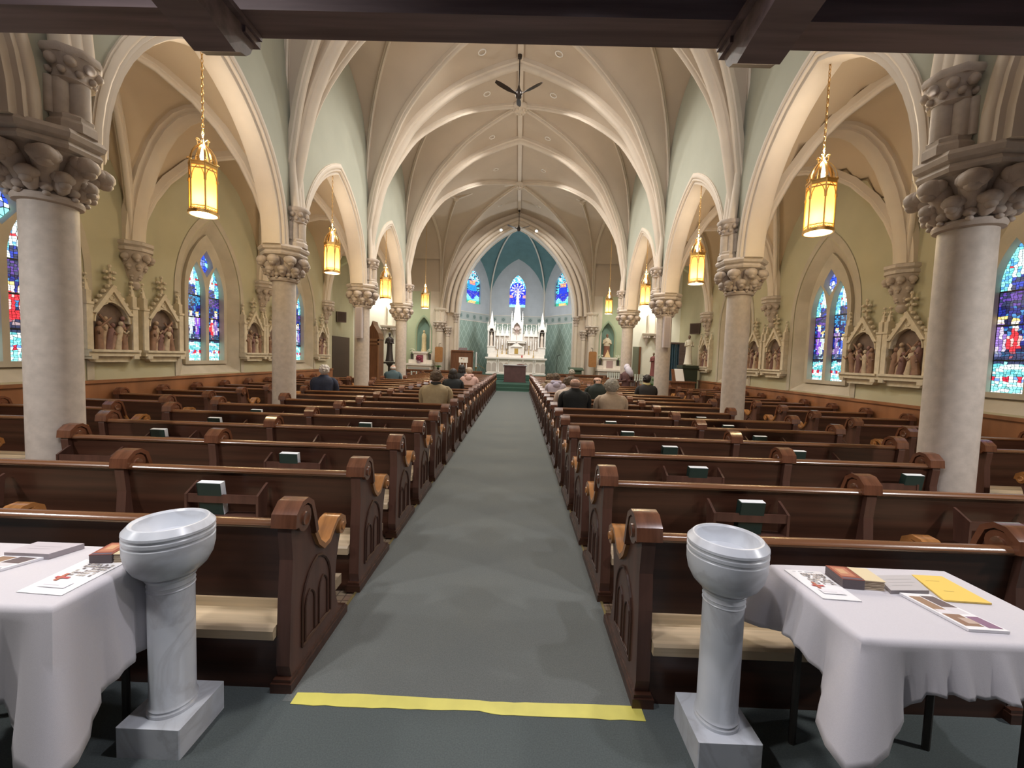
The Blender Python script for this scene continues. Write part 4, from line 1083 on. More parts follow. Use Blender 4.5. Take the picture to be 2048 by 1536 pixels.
# recessed light fittings in the nave vault
k = 0
for cy, cz in NAVE_CANS:
    for s, nm in ((-1, 'left'), (1, 'right')):
        x = XC+s*.93; z = 9.30
        for (a, za), (b, zb) in zip(FT, FT[1:]):
            if a <= .93 <= b: z = za+(zb-za)*(.93-a)/(b-a)
        t = thing('recessed_ceiling_light', 'round recessed light in the nave vault, %s of the ridge, %s pair from the front' % (nm, rank(k//2)), 'ceiling light', (x, cy, z-.005), 0, 'recessed lights in the vault')
        t.rotation_euler = (0, R(s*18), 0)
        MB().lathe([(.075, .02), (.10, .02), (.105, -.012), (.09, -.02), (.075, -.005)], 20, cap=False).build('trim_ring', mat('white_metal', (.85, .83, .8), .4), t, smooth=40)
        MB().lathe([(.0, .012), (.058, .012), (.075, .02)], 16, cap=False).build('lamp_face', BULB if s < 0 or cy > 20 else BULB, t)
        k += 1
for s, nm in ((-1, 'left'), (1, 'right')):
    t = thing('spotlight', 'bright spotlight on the %s side of the chancel arch soffit' % nm, 'spotlight', (XC+s*.92, END-.26, 8.30)); t.rotation_euler = (R(-35), 0, 0)
    MB().lathe([(.05, .12), (.08, .08), (.085, -.02), (.07, -.02)], 14).build('housing', mat('white_metal', (.85, .83, .8), .4), t, smooth=40); MB().sphere((0, 0, -.03), (.065, .065, .03)).build('lamp_face', BULB, t)

# ceiling fans
def fan(x, y, zt, zm, label):
    t = thing('ceiling_fan', label, 'fan', (x, y, zm), 0)
    MB().lathe([(.03, -.14), (.07, -.10), (.085, -.03), (.085, .04), (.05, .09), (.03, .14), (.018, .2)], 18).build('motor', FANM, t, smooth=40)
    MB().lathe([(.014, .15), (.014, zt-zm-.1), (.05, zt-zm-.08), (.055, zt-zm)], 12).build('rod', FANM, t, smooth=40)
    for a in (90, 210, 330):
        a = R(a); c, s = math.cos(a), math.sin(a); B = (-s, c, .1)
        mb = MB(); pts = [(c*r, s*r, -.02+.10*(r/.68)**1.5) for r in (.06, .16, .28, .42, .56, .66)]
        wd = [.02, .03, .055, .06, .058, .03]; vs = []; 
        for p, q in zip(pts, wd):
            for e, dz in ((-q, -.012), (q, .012)):
                for th in (-.005, .005): vs.append((p[0]-s*e, p[1]+c*e, p[2]+dz+th))
        fs = []
        for i in range(5):
            o = i*4; fs += [(o, o+2, o+6, o+4), (o+1, o+5, o+7, o+3), (o, o+4, o+5, o+1), (o+2, o+3, o+7, o+6)]
        fs += [(0, 1, 3, 2), (20, 22, 23, 21)]
        mb.add(vs, fs).build('blade', FANM, t)
fan(XC-.02, 11.0, 9.2, 8.27, 'dark three-bladed fan hanging from the vault above the near pews')
fan(XC, 22.0, 9.2, 8.27, 'dark fan silhouetted in front of the blue-green apse vault')

# ================================================================ STATIONS OF THE CROSS
RF = mat('station_stone', (.60, .53, .41), .7, noise=.12, nscale=9, bump=.3, bscale=30, bdist=.008)
def relief_parts():
    """local frame: x along wall, y out of the wall (negative = into room), z up from the ledge underside"""
    P = {}
    b = MB(); b.box(-.46, .46, -.16, 0, .10, .17); b.box(-.44, .44, -.19, 0, .17, .21); b.plate([[(-.38, .10), (-.30, .0), (.30, .0), (.38, .10)]], -.10, 0, 'y'); b.box(-.42, -.32, -.17, 0, .05, .12); b.box(.32, .42, -.17, 0, .05, .12)
    P['ledge'] = (b, RF)
    for s, key in ((-1, 'side_pinnacle'), (1, 'side_pinnacle_')):
        b = MB()
        b.box(s*.40-.05, s*.40+.05, -.13, 0, .21, .95); b.box(s*.40-.06, s*.40+.06, -.145, 0, .93, .97)
        b.box(s*.40-.04, s*.40+.04, -.12, 0, .97, 1.15); b.lathe([(.055, 1.13), (.0, 1.38)], 4, (s*.40, -.06, 0), rot=PI/4)
        for z in (1.18, 1.25, 1.32): b.sphere((s*.40+.028, -.06, z), .02, 5, 4); b.sphere((s*.40-.028, -.06, z), .02, 5, 4)
        b.sphere((s*.40, -.06, 1.40), (.035, .03, .025), 6, 5)
        P[key] = (b, RF)
    b = MB(); g = [(-.36, .80), (0, 1.30), (.36, .80), (.28, .80), (0, 1.18), (-.28, .80)]
    b.plate([g], -.14, 0, 'y')
    for s in (-1, 1):
        for t in (.12, .3, .48, .66, .84): b.sphere((s*.38*(1-t), -.08, .82+.50*t+.02), (.035, .045, .035), 6, 5)
    b.tube([(0, -.07, 1.28), (0, -.07, 1.58)], [.028, .018], 6)
    for dz, rr in ((1.40, .06), (1.50, .075)):
        for s in (-1, 1): b.sphere((s*rr, -.07, dz), (.045, .04, .028), 6, 5)
        b.sphere((0, -.12, dz), (.035, .03, .025), 6, 5)
    b.sphere((0, -.07, 1.60), (.03, .03, .035), 6, 5)
    b.plate([[(-.36, .66)]+[(x, z) for x, z in reversed(parch(0, .305, .66, .34, 7))]+[(.36, .66), (.36, .80), (0, 1.26), (-.36, .80)]], -.10, 0, 'y')
    for q in (-1, 1): b.tube([(q*.305*math.cos(t*.26)**1.0, -.105, .66+.33*math.sin(t*.26)) for t in range(6)], .014, 5)
    b.torus((0, -.10, 1.08), .045, .014, 12, 5, 'y')
    P['gable'] = (b, RF)
    b = MB(); b.box(-.35, .35, -.015, 0, .21, .67); b.plate([[(x, z) for x, z in parch(0, .305, .66, .34, 6)]], -.015, 0, 'y'); P['back_panel'] = (b, mat('station_back', (.17, .12, .10), .8, noise=.25, nscale=7))
    return {k: (lambda me: (me.materials.append(m), me)[1])(mesh_of(v, k)) for k, (v, m) in P.items()}
RP = relief_parts()
FIGC = [(.26, .15, .10), (.42, .31, .22), (.19, .10, .09), (.32, .20, .16), (.48, .39, .28), (.25, .14, .13)]
def carved_group(seed):
    out = []; rnd = random.Random(seed)
    for i in range(7):
        b = MB(); row = i % 2; x = -.26+.52*(i+.5)/7+rnd.uniform(-.02, .02); y = -.045-.03*(1-row); h = rnd.uniform(.38, .48)+row*.13; ln = rnd.uniform(-.09, .09)
        if i == 3: h *= .7; ln = .16
        z0 = .21; n = 8
        ps = [(x, y, z0), (x+ln*.4, y, z0+h*.4), (x+ln*.8, y-.01, z0+h*.72), (x+ln, y-.01, z0+h*.84)]
        b.tube(ps, [.062, .055, .058, .025], n); b.sphere((x+ln*1.1, y-.02, z0+h*.93), (.034, .036, .042), 8, 6)
        a = rnd.uniform(-1, 1); b.tube([(x+ln*.8, y-.03, z0+h*.72), (x+ln+a*.08, y-.06, z0+h*.58), (x+ln+a*.13, y-.07, z0+h*.68)], [.022, .018, .013], 6)
        me = mesh_of(b, 'carved_figure', 70); me.materials.append(mat('station_figure_%d' % (i % 6), FIGC[i % 6], .7, noise=.2, nscale=12)); out.append(me)
    b = MB(); s = 1 if seed % 2 else -1; b.tube([(-.24*s, -.10, .30), (.22*s, -.09, .78)], .018, 6); b.tube([(.02*s, -.10, .74), (.22*s, -.09, .56)], .018, 6); m2 = mesh_of(b, 'carved_cross'); m2.materials.append(mat('station_figure_0', FIGC[0])); out.append(m2)
    return out
GR_ = [carved_group(k) for k in range(4)]
def station(s, WX, y, kind, label, sc=1):
    t = thing('carved_station_relief', label, 'relief', (WX-s*.0, y, 1.33), R(90) if s < 0 else R(-90), 'stations of the cross')
    for k, me in RP.items(): put(k.rstrip('_'), me, t)
    for me in GR_[kind % 4]: put(me.name.split('.')[0], me, t)
    return t
ST = [('left', WL, [(7.03, 'nearest one seen'), (8.05, 'just left of the first full window'), (10.86, 'left of the second column shaft'), (11.78, 'half hidden behind the second column'), (14.66, 'at the far end')]),
      ('right', WR, [(7.30, 'beside the nearest column'), (8.22, 'just right of the paired window'), (11.02, 'right of the second column shaft'), (11.98, 'close against the second column'), (15.10, 'at the far end')])]
k = 0
for nm, WX, L in ST:
    for y, lb in L: station(-1 if nm == 'left' else 1, WX, y, k, 'cream gabled relief with brown figures, %s wall, %s' % (nm, lb)); k += 1

# ================================================================ SANCTUARY
def gable(mb, cx, y0, y1, z0, w_, h, n=3):
    mb.plate([[(cx-w_/2, z0), (cx+w_/2, z0), (cx, z0+h)]], y0, y1, 'y')
    for s in (-1, 1):
        for i in range(n): t = (i+.5)/n; mb.sphere((cx+s*w_/2*(1-t), (y0+y1)/2, z0+h*t+.01), .028, 5, 4)
def pinn(mb, x, y, z, w_, h, body=.3):
    mb.box(x-w_/2, x+w_/2, y-w_/2, y+w_/2, z, z+h*body); mb.lathe([(w_*.62, z+h*body), (0.002, z+h)], 4, (x, y, 0), rot=PI/4)
    for t in (.2, .4, .6, .8):
        r = w_*.55*(1-t)
        for s in (-1, 1): mb.sphere((x+s*(r+.01), y, z+h*body+h*(1-body)*t), .02, 5, 4)
    mb.sphere((x, y, z+h), w_*.2, 5, 4)
def high_altar():
    t = thing('high_altar', 'tall white carved marble high altar with three spires in the apse', 'altar', (XC+.05, 27.0, .60))
    Z = 0
    b = MB(); b.box(-1.90, 1.90, -.45, .5, 0, .10); b.box(-1.84, 1.84, -.38, .5, .10, .93); b.box(-1.95, 1.95, -.50, .5, .98, 1.08); b.box(-1.90, 1.90, -.46, .5, .93, .98)
    b.build('altar_base', ALTARW, t)
    b = MB()
    for cx in (-1.55, -.78, .78, 1.55):
        for q in (-.17, .17): b.plate([lancet(cx+q, .15, .18, .55, .20, 6)], -.395, -.38, 'y')
    b.build('front_tracery', ALTARS, t)
    b = MB()
    for cx in (-1.22, -1.10, 1.10, 1.22, -.45, .45): b.lathe([(.045, .12), (.045, .16), (.03, .18), (.03, .80), (.045, .84), (.06, .92)], 8, (cx, -.42, 0))
    b.build('front_colonnettes', ALTARW, t, smooth=40)
    b = MB(); b.box(-1.80, 1.80, -.15, .5, 1.08, 1.28); b.box(-1.70, -.55, -.02, .5, 1.28, 1.50); b.box(.55, 1.70, -.02, .5, 1.28, 1.50); b.build('gradine', ALTARW, t)
    b = MB(); b.box(-.50, .50, -.18, .5, 1.28, 1.80); b.box(-.36, .36, -.24, .5, 1.75, 1.83); b.plate([[(-.30, 1.83), (.30, 1.83), (0, 2.05)]], -.2, .4, 'y'); b.box(-.55, .55, -.2, .5, 2.0, 2.12); b.box(-.6, .6, -.22, .5, 2.10, 2.16); tb = b.build('tabernacle', ALTARW, t)
    MB().box(-.12, .12, -.19, -.175, 1.32, 1.66).build('tabernacle_door', GOLD, tb)
    # side towers
    for s in (-1, 1):
        cx = s*1.62; b = MB(); b.box(cx-.24, cx+.24, .0, .5, 1.28, 1.74); b.box(cx-.27, cx+.27, -.03, .5, 1.72, 1.78)
        for q in (-1, 1): b.box(cx+q*.20-.035, cx+q*.20+.035, .0, .1, 1.78, 2.75); b.box(cx+q*.20-.045, cx+q*.20+.045, .35, .45, 1.78, 2.75)
        b.box(cx-.2, cx+.2, .40, .48, 1.78, 3.0); b.plate([[(cx-.23, 2.72), (cx+.23, 2.72), (cx+.23, 2.98), (cx-.23, 2.98)], [(x, z) for x, z in [(cx-.14, 2.73), (cx+.14, 2.73)]+parch(cx, .14, 2.73, .2, 4)[1:-1]]], -.01, .45, 'y')
        gable(b, cx, -.02, .05, 2.9, .5, .55); b.lathe([(.20, 2.95), (.17, 3.25), (.0, 4.05)], 4, (cx, .2, 0), rot=PI/4)
        for q in (-1, 1): pinn(b, cx+q*.23, .0, 2.75, .07, .62)
        tw = b.build('side_tower', ALTARW, t)
        f = MB(); f.lathe([(.10, 1.78), (.10, 2.0), (.085, 2.3), (.10, 2.42), (.05, 2.52)], 12, (cx, .18, 0)); f.sphere((cx, .17, 2.60), (.06, .06, .075), 10, 8); f.build('niche_statue', mat('statue_cream', (.72, .60, .50), .6), tw, smooth=50)
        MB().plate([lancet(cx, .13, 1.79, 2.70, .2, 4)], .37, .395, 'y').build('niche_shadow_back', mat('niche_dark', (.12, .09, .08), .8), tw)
    # reredos arcade with gables
    b = MB(); b.box(-1.40, 1.40, .25, .45, 1.5, 2.62)
    for s in (-1, 1):
        for k, cx in enumerate((.62, .93, 1.24)):
            gable(b, s*cx, .15, .25, 2.45, .30, .62); b.tube([(s*cx, .2, 3.0), (s*cx, .2, 3.22)], [.02, .012], 5); b.sphere((s*cx, .2, 3.18), (.05, .02, .02), 6, 4)
            b.lathe([(.03, 1.5), (.03, 2.45)], 6, (s*(cx-.155), .18, 0)); pinn(b, s*(cx-.155), .18, 2.42, .05, .72)
    b.build('reredos', ALTARW, t)
    b = MB()
    for s in (-1, 1):
        for cx in (.62, .93, 1.24): b.plate([lancet(s*cx, .095, 1.60, 2.25, .22, 5)], .235, .25, 'y')
    b.build('reredos_niche_shade', ALTARS, t)
    for s in (-1, 1):
        for cx in (.62, .93, 1.24):
            f = MB(); f.lathe([(.06, 1.62), (.05, 1.95), (.055, 2.1), (.025, 2.17)], 8, (s*cx, .17, 0)); f.sphere((s*cx, .165, 2.21), .035, 8, 6)
            if cx == .62: f.tube([(s*cx, .14, 2.05), (s*(cx-.07), .08, 2.0)], .02, 5)
            f.build('saint_statuette', ALTARW, t, smooth=50)
    # centre tower
    b = MB()
    for q in (-1, 1): b.box(q*.34-.05, q*.34+.05, .0, .12, 2.16, 3.05); pinn(b, q*.34, .06, 3.05, .10, .95)
    b.box(-.34, .34, .35, .45, 2.16, 3.3); b.plate([[(-.36, 2.95), (.36, 2.95), (.36, 3.1), (0, 4.1), (-.36, 3.1)], [(-.22, 2.96), (.22, 2.96)]+parch(0, .22, 2.96, .34, 5)[1:-1]], -.02, .1, 'y')
    loops = [[(-.26, 3.4), (.26, 3.4), (.13, 4.45), (-.13, 4.45)]]
    b.lathe([(.34, 3.3), (.27, 3.9), (.20, 4.35)], 4, (0, .2, 0), rot=PI/4); b.lathe([(.22, 4.35), (.22, 4.40), (.12, 4.42), (.09, 4.9), (.075, 5.1), (.0, 5.45)], 4, (0, .2, 0), rot=PI/4)
    for q in (-1, 1):
        for z in (4.5, 4.7, 4.9): b.sphere((q*.09, .1, z), .022, 5, 4)
    ct = b.build('centre_spire', ALTARW, t)
    b = MB(); b.plate([lancet(0, .16, 2.2, 2.9, .34, 5)], .30, .345, 'y')
    for q in (-.07, .07): b.plate([lancet(q, .025, 4.0, 4.18, .06, 3)], -.03, .0, 'y') ; 
    b.plate([[(0, 4.28), (.05, 4.34), (0, 4.40), (-.05, 4.34)]], .0, .03, 'y'); b.build('spire_opening_shade', ALTARS, ct)
    b = MB(); b.lathe([(.03, 2.16), (.02, 2.22), (.012, 2.6)], 8, (0, .1, 0)); b.lathe([(.0, 0), (.12, 0), (.12, .02), (.0, .02)], 20, (0, 0, 0)); 
    b = MB(); b.box(-.02, .02, .1, .13, 2.2, 2.95); b.box(-.15, .15, .1, .13, 2.70, 2.74); b.build('altar_crucifix', mat('pinkish_bronze', (.40, .26, .22), .5), ct)
    b = MB(); b.plate([[(.20*math.cos(a), 3.02+.20*math.sin(a)) for a in [i*PI/10 for i in range(20)]]], .22, .26, 'y'); b.build('round_glory', mat('rose_marble', (.50, .38, .34), .6), ct)
high_altar()
CS = {}
def candlestick(x, y, z, h, label):
    if 'a' not in CS:
        b = MB().lathe([(.055, 0), (.05, .02), (.02, .04), (.028, .10), (.014, .16), (.022, .24), (.012, .32), (.04, .36), (.042, .38)], 10); CS['a'] = mesh_of(b, 'stem', 50); CS['a'].materials.append(GOLD)
        CS['b'] = mesh_of(MB().lathe([(.014, .38), (.014, .62), (.003, .64)], 8), 'candle'); CS['b'].materials.append(PAPER)
    t = thing('candlestick', label, 'candlestick', (x, y, z), 0, 'altar candlesticks'); t.scale = (1, 1, h/.64); put('stem', CS['a'], t); put('candle', CS['b'], t)
for x, z, h, lab in ((-1.20, 1.68, .80, 'outermost on the left'), (-.90, 1.88, .95, 'second from the left'), (-.62, 1.88, .60, 'third from the left'), (.50, 1.88, .60, 'third from the right'), (.80, 1.88, .95, 'second from the right'), (1.10, 1.68, .80, 'outermost on the right')):
    candlestick(XC+.05+x, 26.80 if z < 1.8 else 26.9, z if z < 1.8 else 1.88, h, 'gilt candlestick on the high altar, '+lab)
t = thing('red_sanctuary_lamp', 'small red lamp on the high altar right of the gold tabernacle door', 'lamp', (XC+.42, 26.70, 1.68)); MB().lathe([(.04, 0), (.045, .03), (.04, .15)], 10).build('glass', mat('red_glass', (.45, .02, .03), .2), t); MB().lathe([(.05, 0), (.05, .01)], 10).build('foot', GOLD, t)
t = thing('free_standing_altar', 'brown wooden altar table with a white cloth before the high altar steps', 'altar', (XC+.03, 23.5, .30))
b = MB(); b.box(-.62, .62, -.30, .30, .0, .06); b.box(-.60, .60, -.28, .28, .06, .88); b.box(-.655, .655, -.32, .32, .88, .94); b.build('altar_body', mat('altar_rosewood', (.10, .048, .050), .45, noise=.15, nscale=4), t)
b = MB(); b.box(-.66, .66, -.325, .325, .94, .955); b.box(-.66, -.64, -.325, .325, .80, .95); b.box(.64, .66, -.325, .325, .80, .95); b.build('altar_linen', mat('altar_linen', (.80, .88, .92), .8), t)
t = thing('open_missal', 'dark red book lying open on the free-standing altar', 'book', (XC+.33, 23.45, 1.255)); 
b = MB(); b.prism([(-.20, 0), (.20, 0), (.20, .02), (.06, .055), (0, .03), (-.06, .055), (-.20, .02)], -.13, .13, 'y'); b.build('pages', PAPER, t); b = MB(); b.prism([(-.21, -.002), (.21, -.002), (.21, .025), (.06, .062), (0, .036), (-.06, .062), (-.21, .025)], .131, .14, 'y'); b.box(-.21, .21, -.14, .14, -.008, -.002); b.prism([(-.21, .0), (.21, .0), (.20, .03), (.05, .065), (-.05, .065), (-.2, .03)], -.14, -.131, 'y'); b.build('cover', mat('missal_cover', (.16, .05, .05), .5), t)
# lectern, microphone, easel
t = thing('wooden_lectern', 'large dark wooden pulpit desk left of the high altar', 'lectern', (-2.92, 22.12, .30))
b = MB(); b.box(-.52, .52, -.25, .30, .55, 1.60); b.box(-.56, .56, -.30, .34, 1.58, 1.66); b.box(-.56, .56, -.29, .34, .52, .58); b.box(-.5, .5, -.2, .25, 0, .55); b.build('desk_body', BROWNW, t)
for s in (-1, 1): MB().lathe([(.04, 0), (.03, .04), (.03, 1.5), (.045, 1.58)], 10, (s*.55, -.27, 0)).build('corner_post', BROWNW, t, smooth=40)
b = MB(); b.prism([(-.10, 1.66), (.12, 1.80), (.12, 1.66)], -.22, .22, 'x'); b.build('book_rest', DARKW, t)
t = thing('flower_candle_stand', 'tall white paschal candle on a stand right of the wooden pulpit', 'candle', (-2.22, 22.3, .30)); MB().lathe([(.12, 0), (.03, .05), (.02, .7), (.06, .75), (.06, .8)], 10).build('stand', GOLD, t, smooth=40); MB().lathe([(.035, .8), (.035, 1.55), (.005, 1.6)], 10).build('candle', PAPER, t)
b = MB(); b.tube([(-.0, 0, 1.0), (.45, .1, .72)], .012, 6); b.build('brass_snuffer', BRASS, t)
t = thing('display_easel', 'small white board on a white easel below the wooden pulpit', 'easel', (-2.66, 20.52, 0))
b = MB(); 
for s in (-1, 1): b.box(s*.15-.025, s*.15+.025, -.02, .0, 0, 1.35)
b.tube([(0, .08, 0), (0, .0, 1.4)], .015, 6); b.build('easel_legs', PAPER, t)
b = MB(); b.box(-.22, .22, -.05, -.03, 1.33, 1.60, (.86, .84, .80)); b.box(-.12, -.05, -.052, -.05, 1.5, 1.57, (.3, .25, .2)); b.box(.0, .04, -.052, -.05, 1.45, 1.56, (.7, .5, .3)); b.build('display_board', PRINT, t)
t = thing('microphone_stand', 'thin black microphone stand in front of the green lattice wall right of the altar', 'microphone stand', (2.15, 23.2, .30)); MB().lathe([(.14, 0), (.14, .02), (.01, .04), (.009, 1.55)], 12).build('pole', IRON, t); MB().tube([(-.02, 0, 1.52), (.12, -.1, 1.58)], .012, 6).build('boom', IRON, t); MB().sphere((.13, -.11, 1.59), .03).build('microphone', BLACK, t)
t = thing('music_lectern', 'low dark green covered lectern right of the altar', 'lectern', (3.0, 21.75, .15)); b = MB(); b.box(-.28, .28, -.2, .2, .0, .95); b.prism([(-.26, .95), (.26, 1.05), (.26, 1.10), (-.26, 1.0)], -.38, .38, 'x'); b.build('covered_desk', mat('lectern_cloth', (.05, .08, .05), .8), t)
for s, nm in ((-1, 'left'), (1, 'right')):
    t = thing('hanging_board', 'orange-brown wooden hymn board hanging on the %s pier beside the chancel arch' % nm, 'board', (-4.10 if s < 0 else 3.83, 21.7, 1.30), 0, 'wooden boards on the piers')
    b = MB(); b.plate([[(-.20, .05), (-.15, 0), (.15, 0), (.20, .05), (.20, .75), (.15, .80), (-.15, .80), (-.20, .75)]], -.03, .03, 'y'); b.build('board_face', mat('board_orange', (.36, .17, .06), .5, noise=.1), t); MB().tube([(0, 0, .8), (0, 0, .95), (0, .55, 1.0)], .012, 5).build('bracket_arm', IRON, t)
# altar rail
def rail(x0, x1, nm):
    t = thing('altar_rail', 'dark wooden communion rail with small turned posts, %s of the aisle' % nm, 'rail', (x0, 20.77, 0)); L = x1-x0
    b = MB(); b.box(0, L, -.09, .09, .86, .93); b.box(0, L, -.05, .05, .80, .86); b.build('top_rail', BROWNW, t); b = MB(); b.box(0, L, -.07, .07, 0, .10); b.box(0, L, -.025, .02, .1, .80); b.build('rail_panel', DARKW, t)
    n = int(L/.30); bm_ = mesh_of(MB().lathe([(.045, .1), (.03, .2), (.045, .4), (.022, .55), (.04, .68), (.045, .80)], 8), 'baluster', 50); bm_.materials.append(BROWNW); k2 = mesh_of(MB().sphere((0, -.06, .66), (.03, .02, .03), 8, 6).sphere((0, -.06, .74), .018, 6, 5), 'brass_knob', 60); k2.materials.append(mat('pale_knob', (.75, .72, .62), .3, metal=.5))
    for i in range(n): put('baluster', bm_, t, ((i+.5)*L/n, -.045, 0)); put('brass_knob', k2, t, ((i+.5)*L/n, -.02, 0))
rail(-6.0, -1.75, 'left'); rail(1.45, 6.0, 'right')
mc = mesh_of(MB().lathe([(.045, 0), (.05, .03), (.035, .06), (.04, .28), (.045, .30), (.01, .31)], 10), 'glass', 50); mc.materials.append(mat('clear_votive', (.62, .68, .64), .25))
def votive_stand(x, y, nm, n, wid, h=.72):
    t = thing('votive_candle_stand', 'iron votive stand holding rows of pale glass candles near the %s side altar' % nm, 'candle stand', (x, y, 0)); b = MB(); b.box(-wid/2, wid/2, -.10, .25, h-.02, h); b.box(-wid/2, wid/2, .05, .25, h+.1, h+.12)
    for sx in (-1, 1):
        for sy in (-.08, .22): b.box(sx*(wid/2-.03)-.012, sx*(wid/2-.03)+.012, sy-.012, sy+.012, 0, h)
    b.build('rack', IRON, t)
    for i in range(n):
        o = put('votive_candle', mc, None, (x-wid/2+wid*(i+.5)/n, y-.02, h)); tag(o, '%s glass votive candle from the left on the %s stand' % (rank(i), nm), 'candle', 'votive candles on the %s stand' % nm)
votive_stand(4.55, 20.0, 'right', 6, .62, .80); votive_stand(5.75, 20.0, 'far right', 4, .45, .75); votive_stand(-5.0, 20.2, 'left', 3, .35, .55)
# side altars
def side_altar(s, nm):
    x = XC+s*5.0; t = thing('side_altar', 'white marble side altar below the %s statue niche' % nm, 'altar', (x, 22.2, .15))
    b = MB(); b.box(-.62, .62, -.25, .4, -.15, .95 if s < 0 else .92); b.box(-.68, .68, -.32, .4, .95, 1.05); b.box(-.63, .63, .05, .4, 1.05, 1.25); b.box(-.33, .33, -.02, .4, 1.05, 1.62); b.box(-.40, .40, -.06, .4, 1.58, 1.68); b.build('altar_body', ALTARW, t)
    b = MB(); b.box(-.17, .17, -.035, -.02, 1.12, 1.50); b.build('tabernacle_door', mat('side_altar_red', (.22, .05, .08), .5) if s < 0 else mat('side_altar_pink', (.40, .28, .27), .5), t)
    b = MB(); b.box(-.56, .56, -.262, -.25, .1, .85); b.build('front_panel', mat('altar_front_grey', (.42, .42, .40), .5), t)
    # statue in niche
    q = thing('niche_statue', 'cream and gold robed statue with a halo in the left niche' if s < 0 else 'bearded statue in cream shirt and brown robe in the right niche', 'statue', (XC+s*4.93, 22.74, 1.84))
    b = MB()
    if s < 0:
        b.lathe([(.15, 0), (.16, .05), (.13, .15), (.12, .6), (.13, .82), (.11, .92), (.05, .99)], 14); b.build('body', mat('statue_gold_cream', (.62, .50, .30), .6, noise=.15, nscale=12), q, smooth=50)
        MB().sphere((0, -.02, 1.07), (.062, .065, .085), 10, 8).build('head', mat('statue_gold_cream', (.62, .5, .3)), q, smooth=60)
        MB().lathe([(.17, 0), (.19, -.05), (.2, -.06)], 14).build('white_base', PAPER, q)
    else:
        b.lathe([(.19, 0), (.18, .10), (.16, .55), (.165, .62)], 14); b.build('robe', mat('brown_robe', (.24, .10, .065), .7, noise=.15, nscale=12), q, smooth=50)
        b = MB(); b.lathe([(.165, .60), (.18, .78), (.17, .95), (.09, 1.03), (.05, 1.06)], 14); b.tube([(.17, 0, .92), (.20, -.06, .72), (.05, -.17, .78)], .05, 8); b.tube([(-.17, 0, .92), (-.20, -.06, .74), (-.03, -.17, .86)], .05, 8); b.build('shirt', mat('cream_shirt', (.66, .56, .42), .7), q, smooth=50)
        b = MB(); b.sphere((0, -.02, 1.16), (.07, .075, .10), 10, 8); b.sphere((0, -.06, 1.09), (.05, .04, .07), 8, 6); b.build('head', mat('brown_head', (.22, .12, .08), .6), q, smooth=60)
        b = MB(); b.plate([[(-.14, .0), (.18, .0), (.02, .40)]], -.19, -.15, 'y'); b.build('robe_fold', mat('gold_cloth', (.72, .52, .28), .6), q)
    for sx in (-1, 1):
        v = thing('flower_vase', 'dark vase of white flowers on the %s side altar, %s of its tabernacle' % (nm, 'left' if sx < 0 else 'right'), 'vase', (x+sx*.48, 22.35, 1.40), 0, 'vases on the side altars'); MB().lathe([(.05, 0), (.06, .12), (.07, .28), (.06, .3)], 10).build('vase', mat('dark_vase', (.06, .05, .05), .4), v, smooth=40)
        b = MB(); rnd = random.Random(sx+5)
        for k in range(16): a = rnd.uniform(0, 6.28); rr = rnd.uniform(0, .16); zz = rnd.uniform(.34, .56); b.tube([(0, 0, .28), (rr*math.cos(a), rr*math.sin(a), zz)], .006, 4)
        b.build('stems', mat('leaf_green', (.08, .16, .05), .7), v); b = MB(); rnd = random.Random(sx+5)
        for k in range(16): a = rnd.uniform(0, 6.28); rr = rnd.uniform(0, .16); zz = rnd.uniform(.34, .56); b.sphere((rr*math.cos(a), rr*math.sin(a), zz), .032, 6, 5)
        b.build('flowers', mat('pale_flowers', (.62, .64, .52), .8), v)
side_altar(-1, 'left'); side_altar(1, 'right')
t = thing('potted_flowers', 'red potted flowers standing on the left side altar', 'plant', (-5.20, 21.98, 1.20)); MB().lathe([(.06, 0), (.09, .12), (.09, .14)], 12).build('pot', mat('foil_pot', (.45, .35, .38), .4), t); b = MB(); rnd = random.Random(8)
for k in range(26): a = rnd.uniform(0, 6.28); rr = rnd.uniform(0, .17); b.sphere((rr*math.cos(a), rr*math.sin(a)*.8, .2+rnd.uniform(0, .16)), .045, 6, 5)
b.build('blooms', mat('dark_red_bloom', (.24, .035, .06), .8), t)
t = thing('potted_fern', 'small green plant on the rail in front of the left pier', 'plant', (-3.95, 20.79, .935)); MB().lathe([(.05, 0), (.07, .1)], 10).build('pot', IRON, t); b = MB(); rnd = random.Random(9)
for k in range(30): a = rnd.uniform(0, 6.28); rr = rnd.uniform(.05, .2); b.plate([[(0, .08), (rr*.5, .22), (rr, .14+rnd.uniform(0, .1)), (rr*.5, .16)]], -.012, .012, 'y'); b.v[-8:] = [(x*math.cos(a)-y*math.sin(a), x*math.sin(a)+y*math.cos(a), z) for x, y, z in b.v[-8:]]
b.build('fronds', mat('leaf_green', (.08, .16, .05), .7), t)

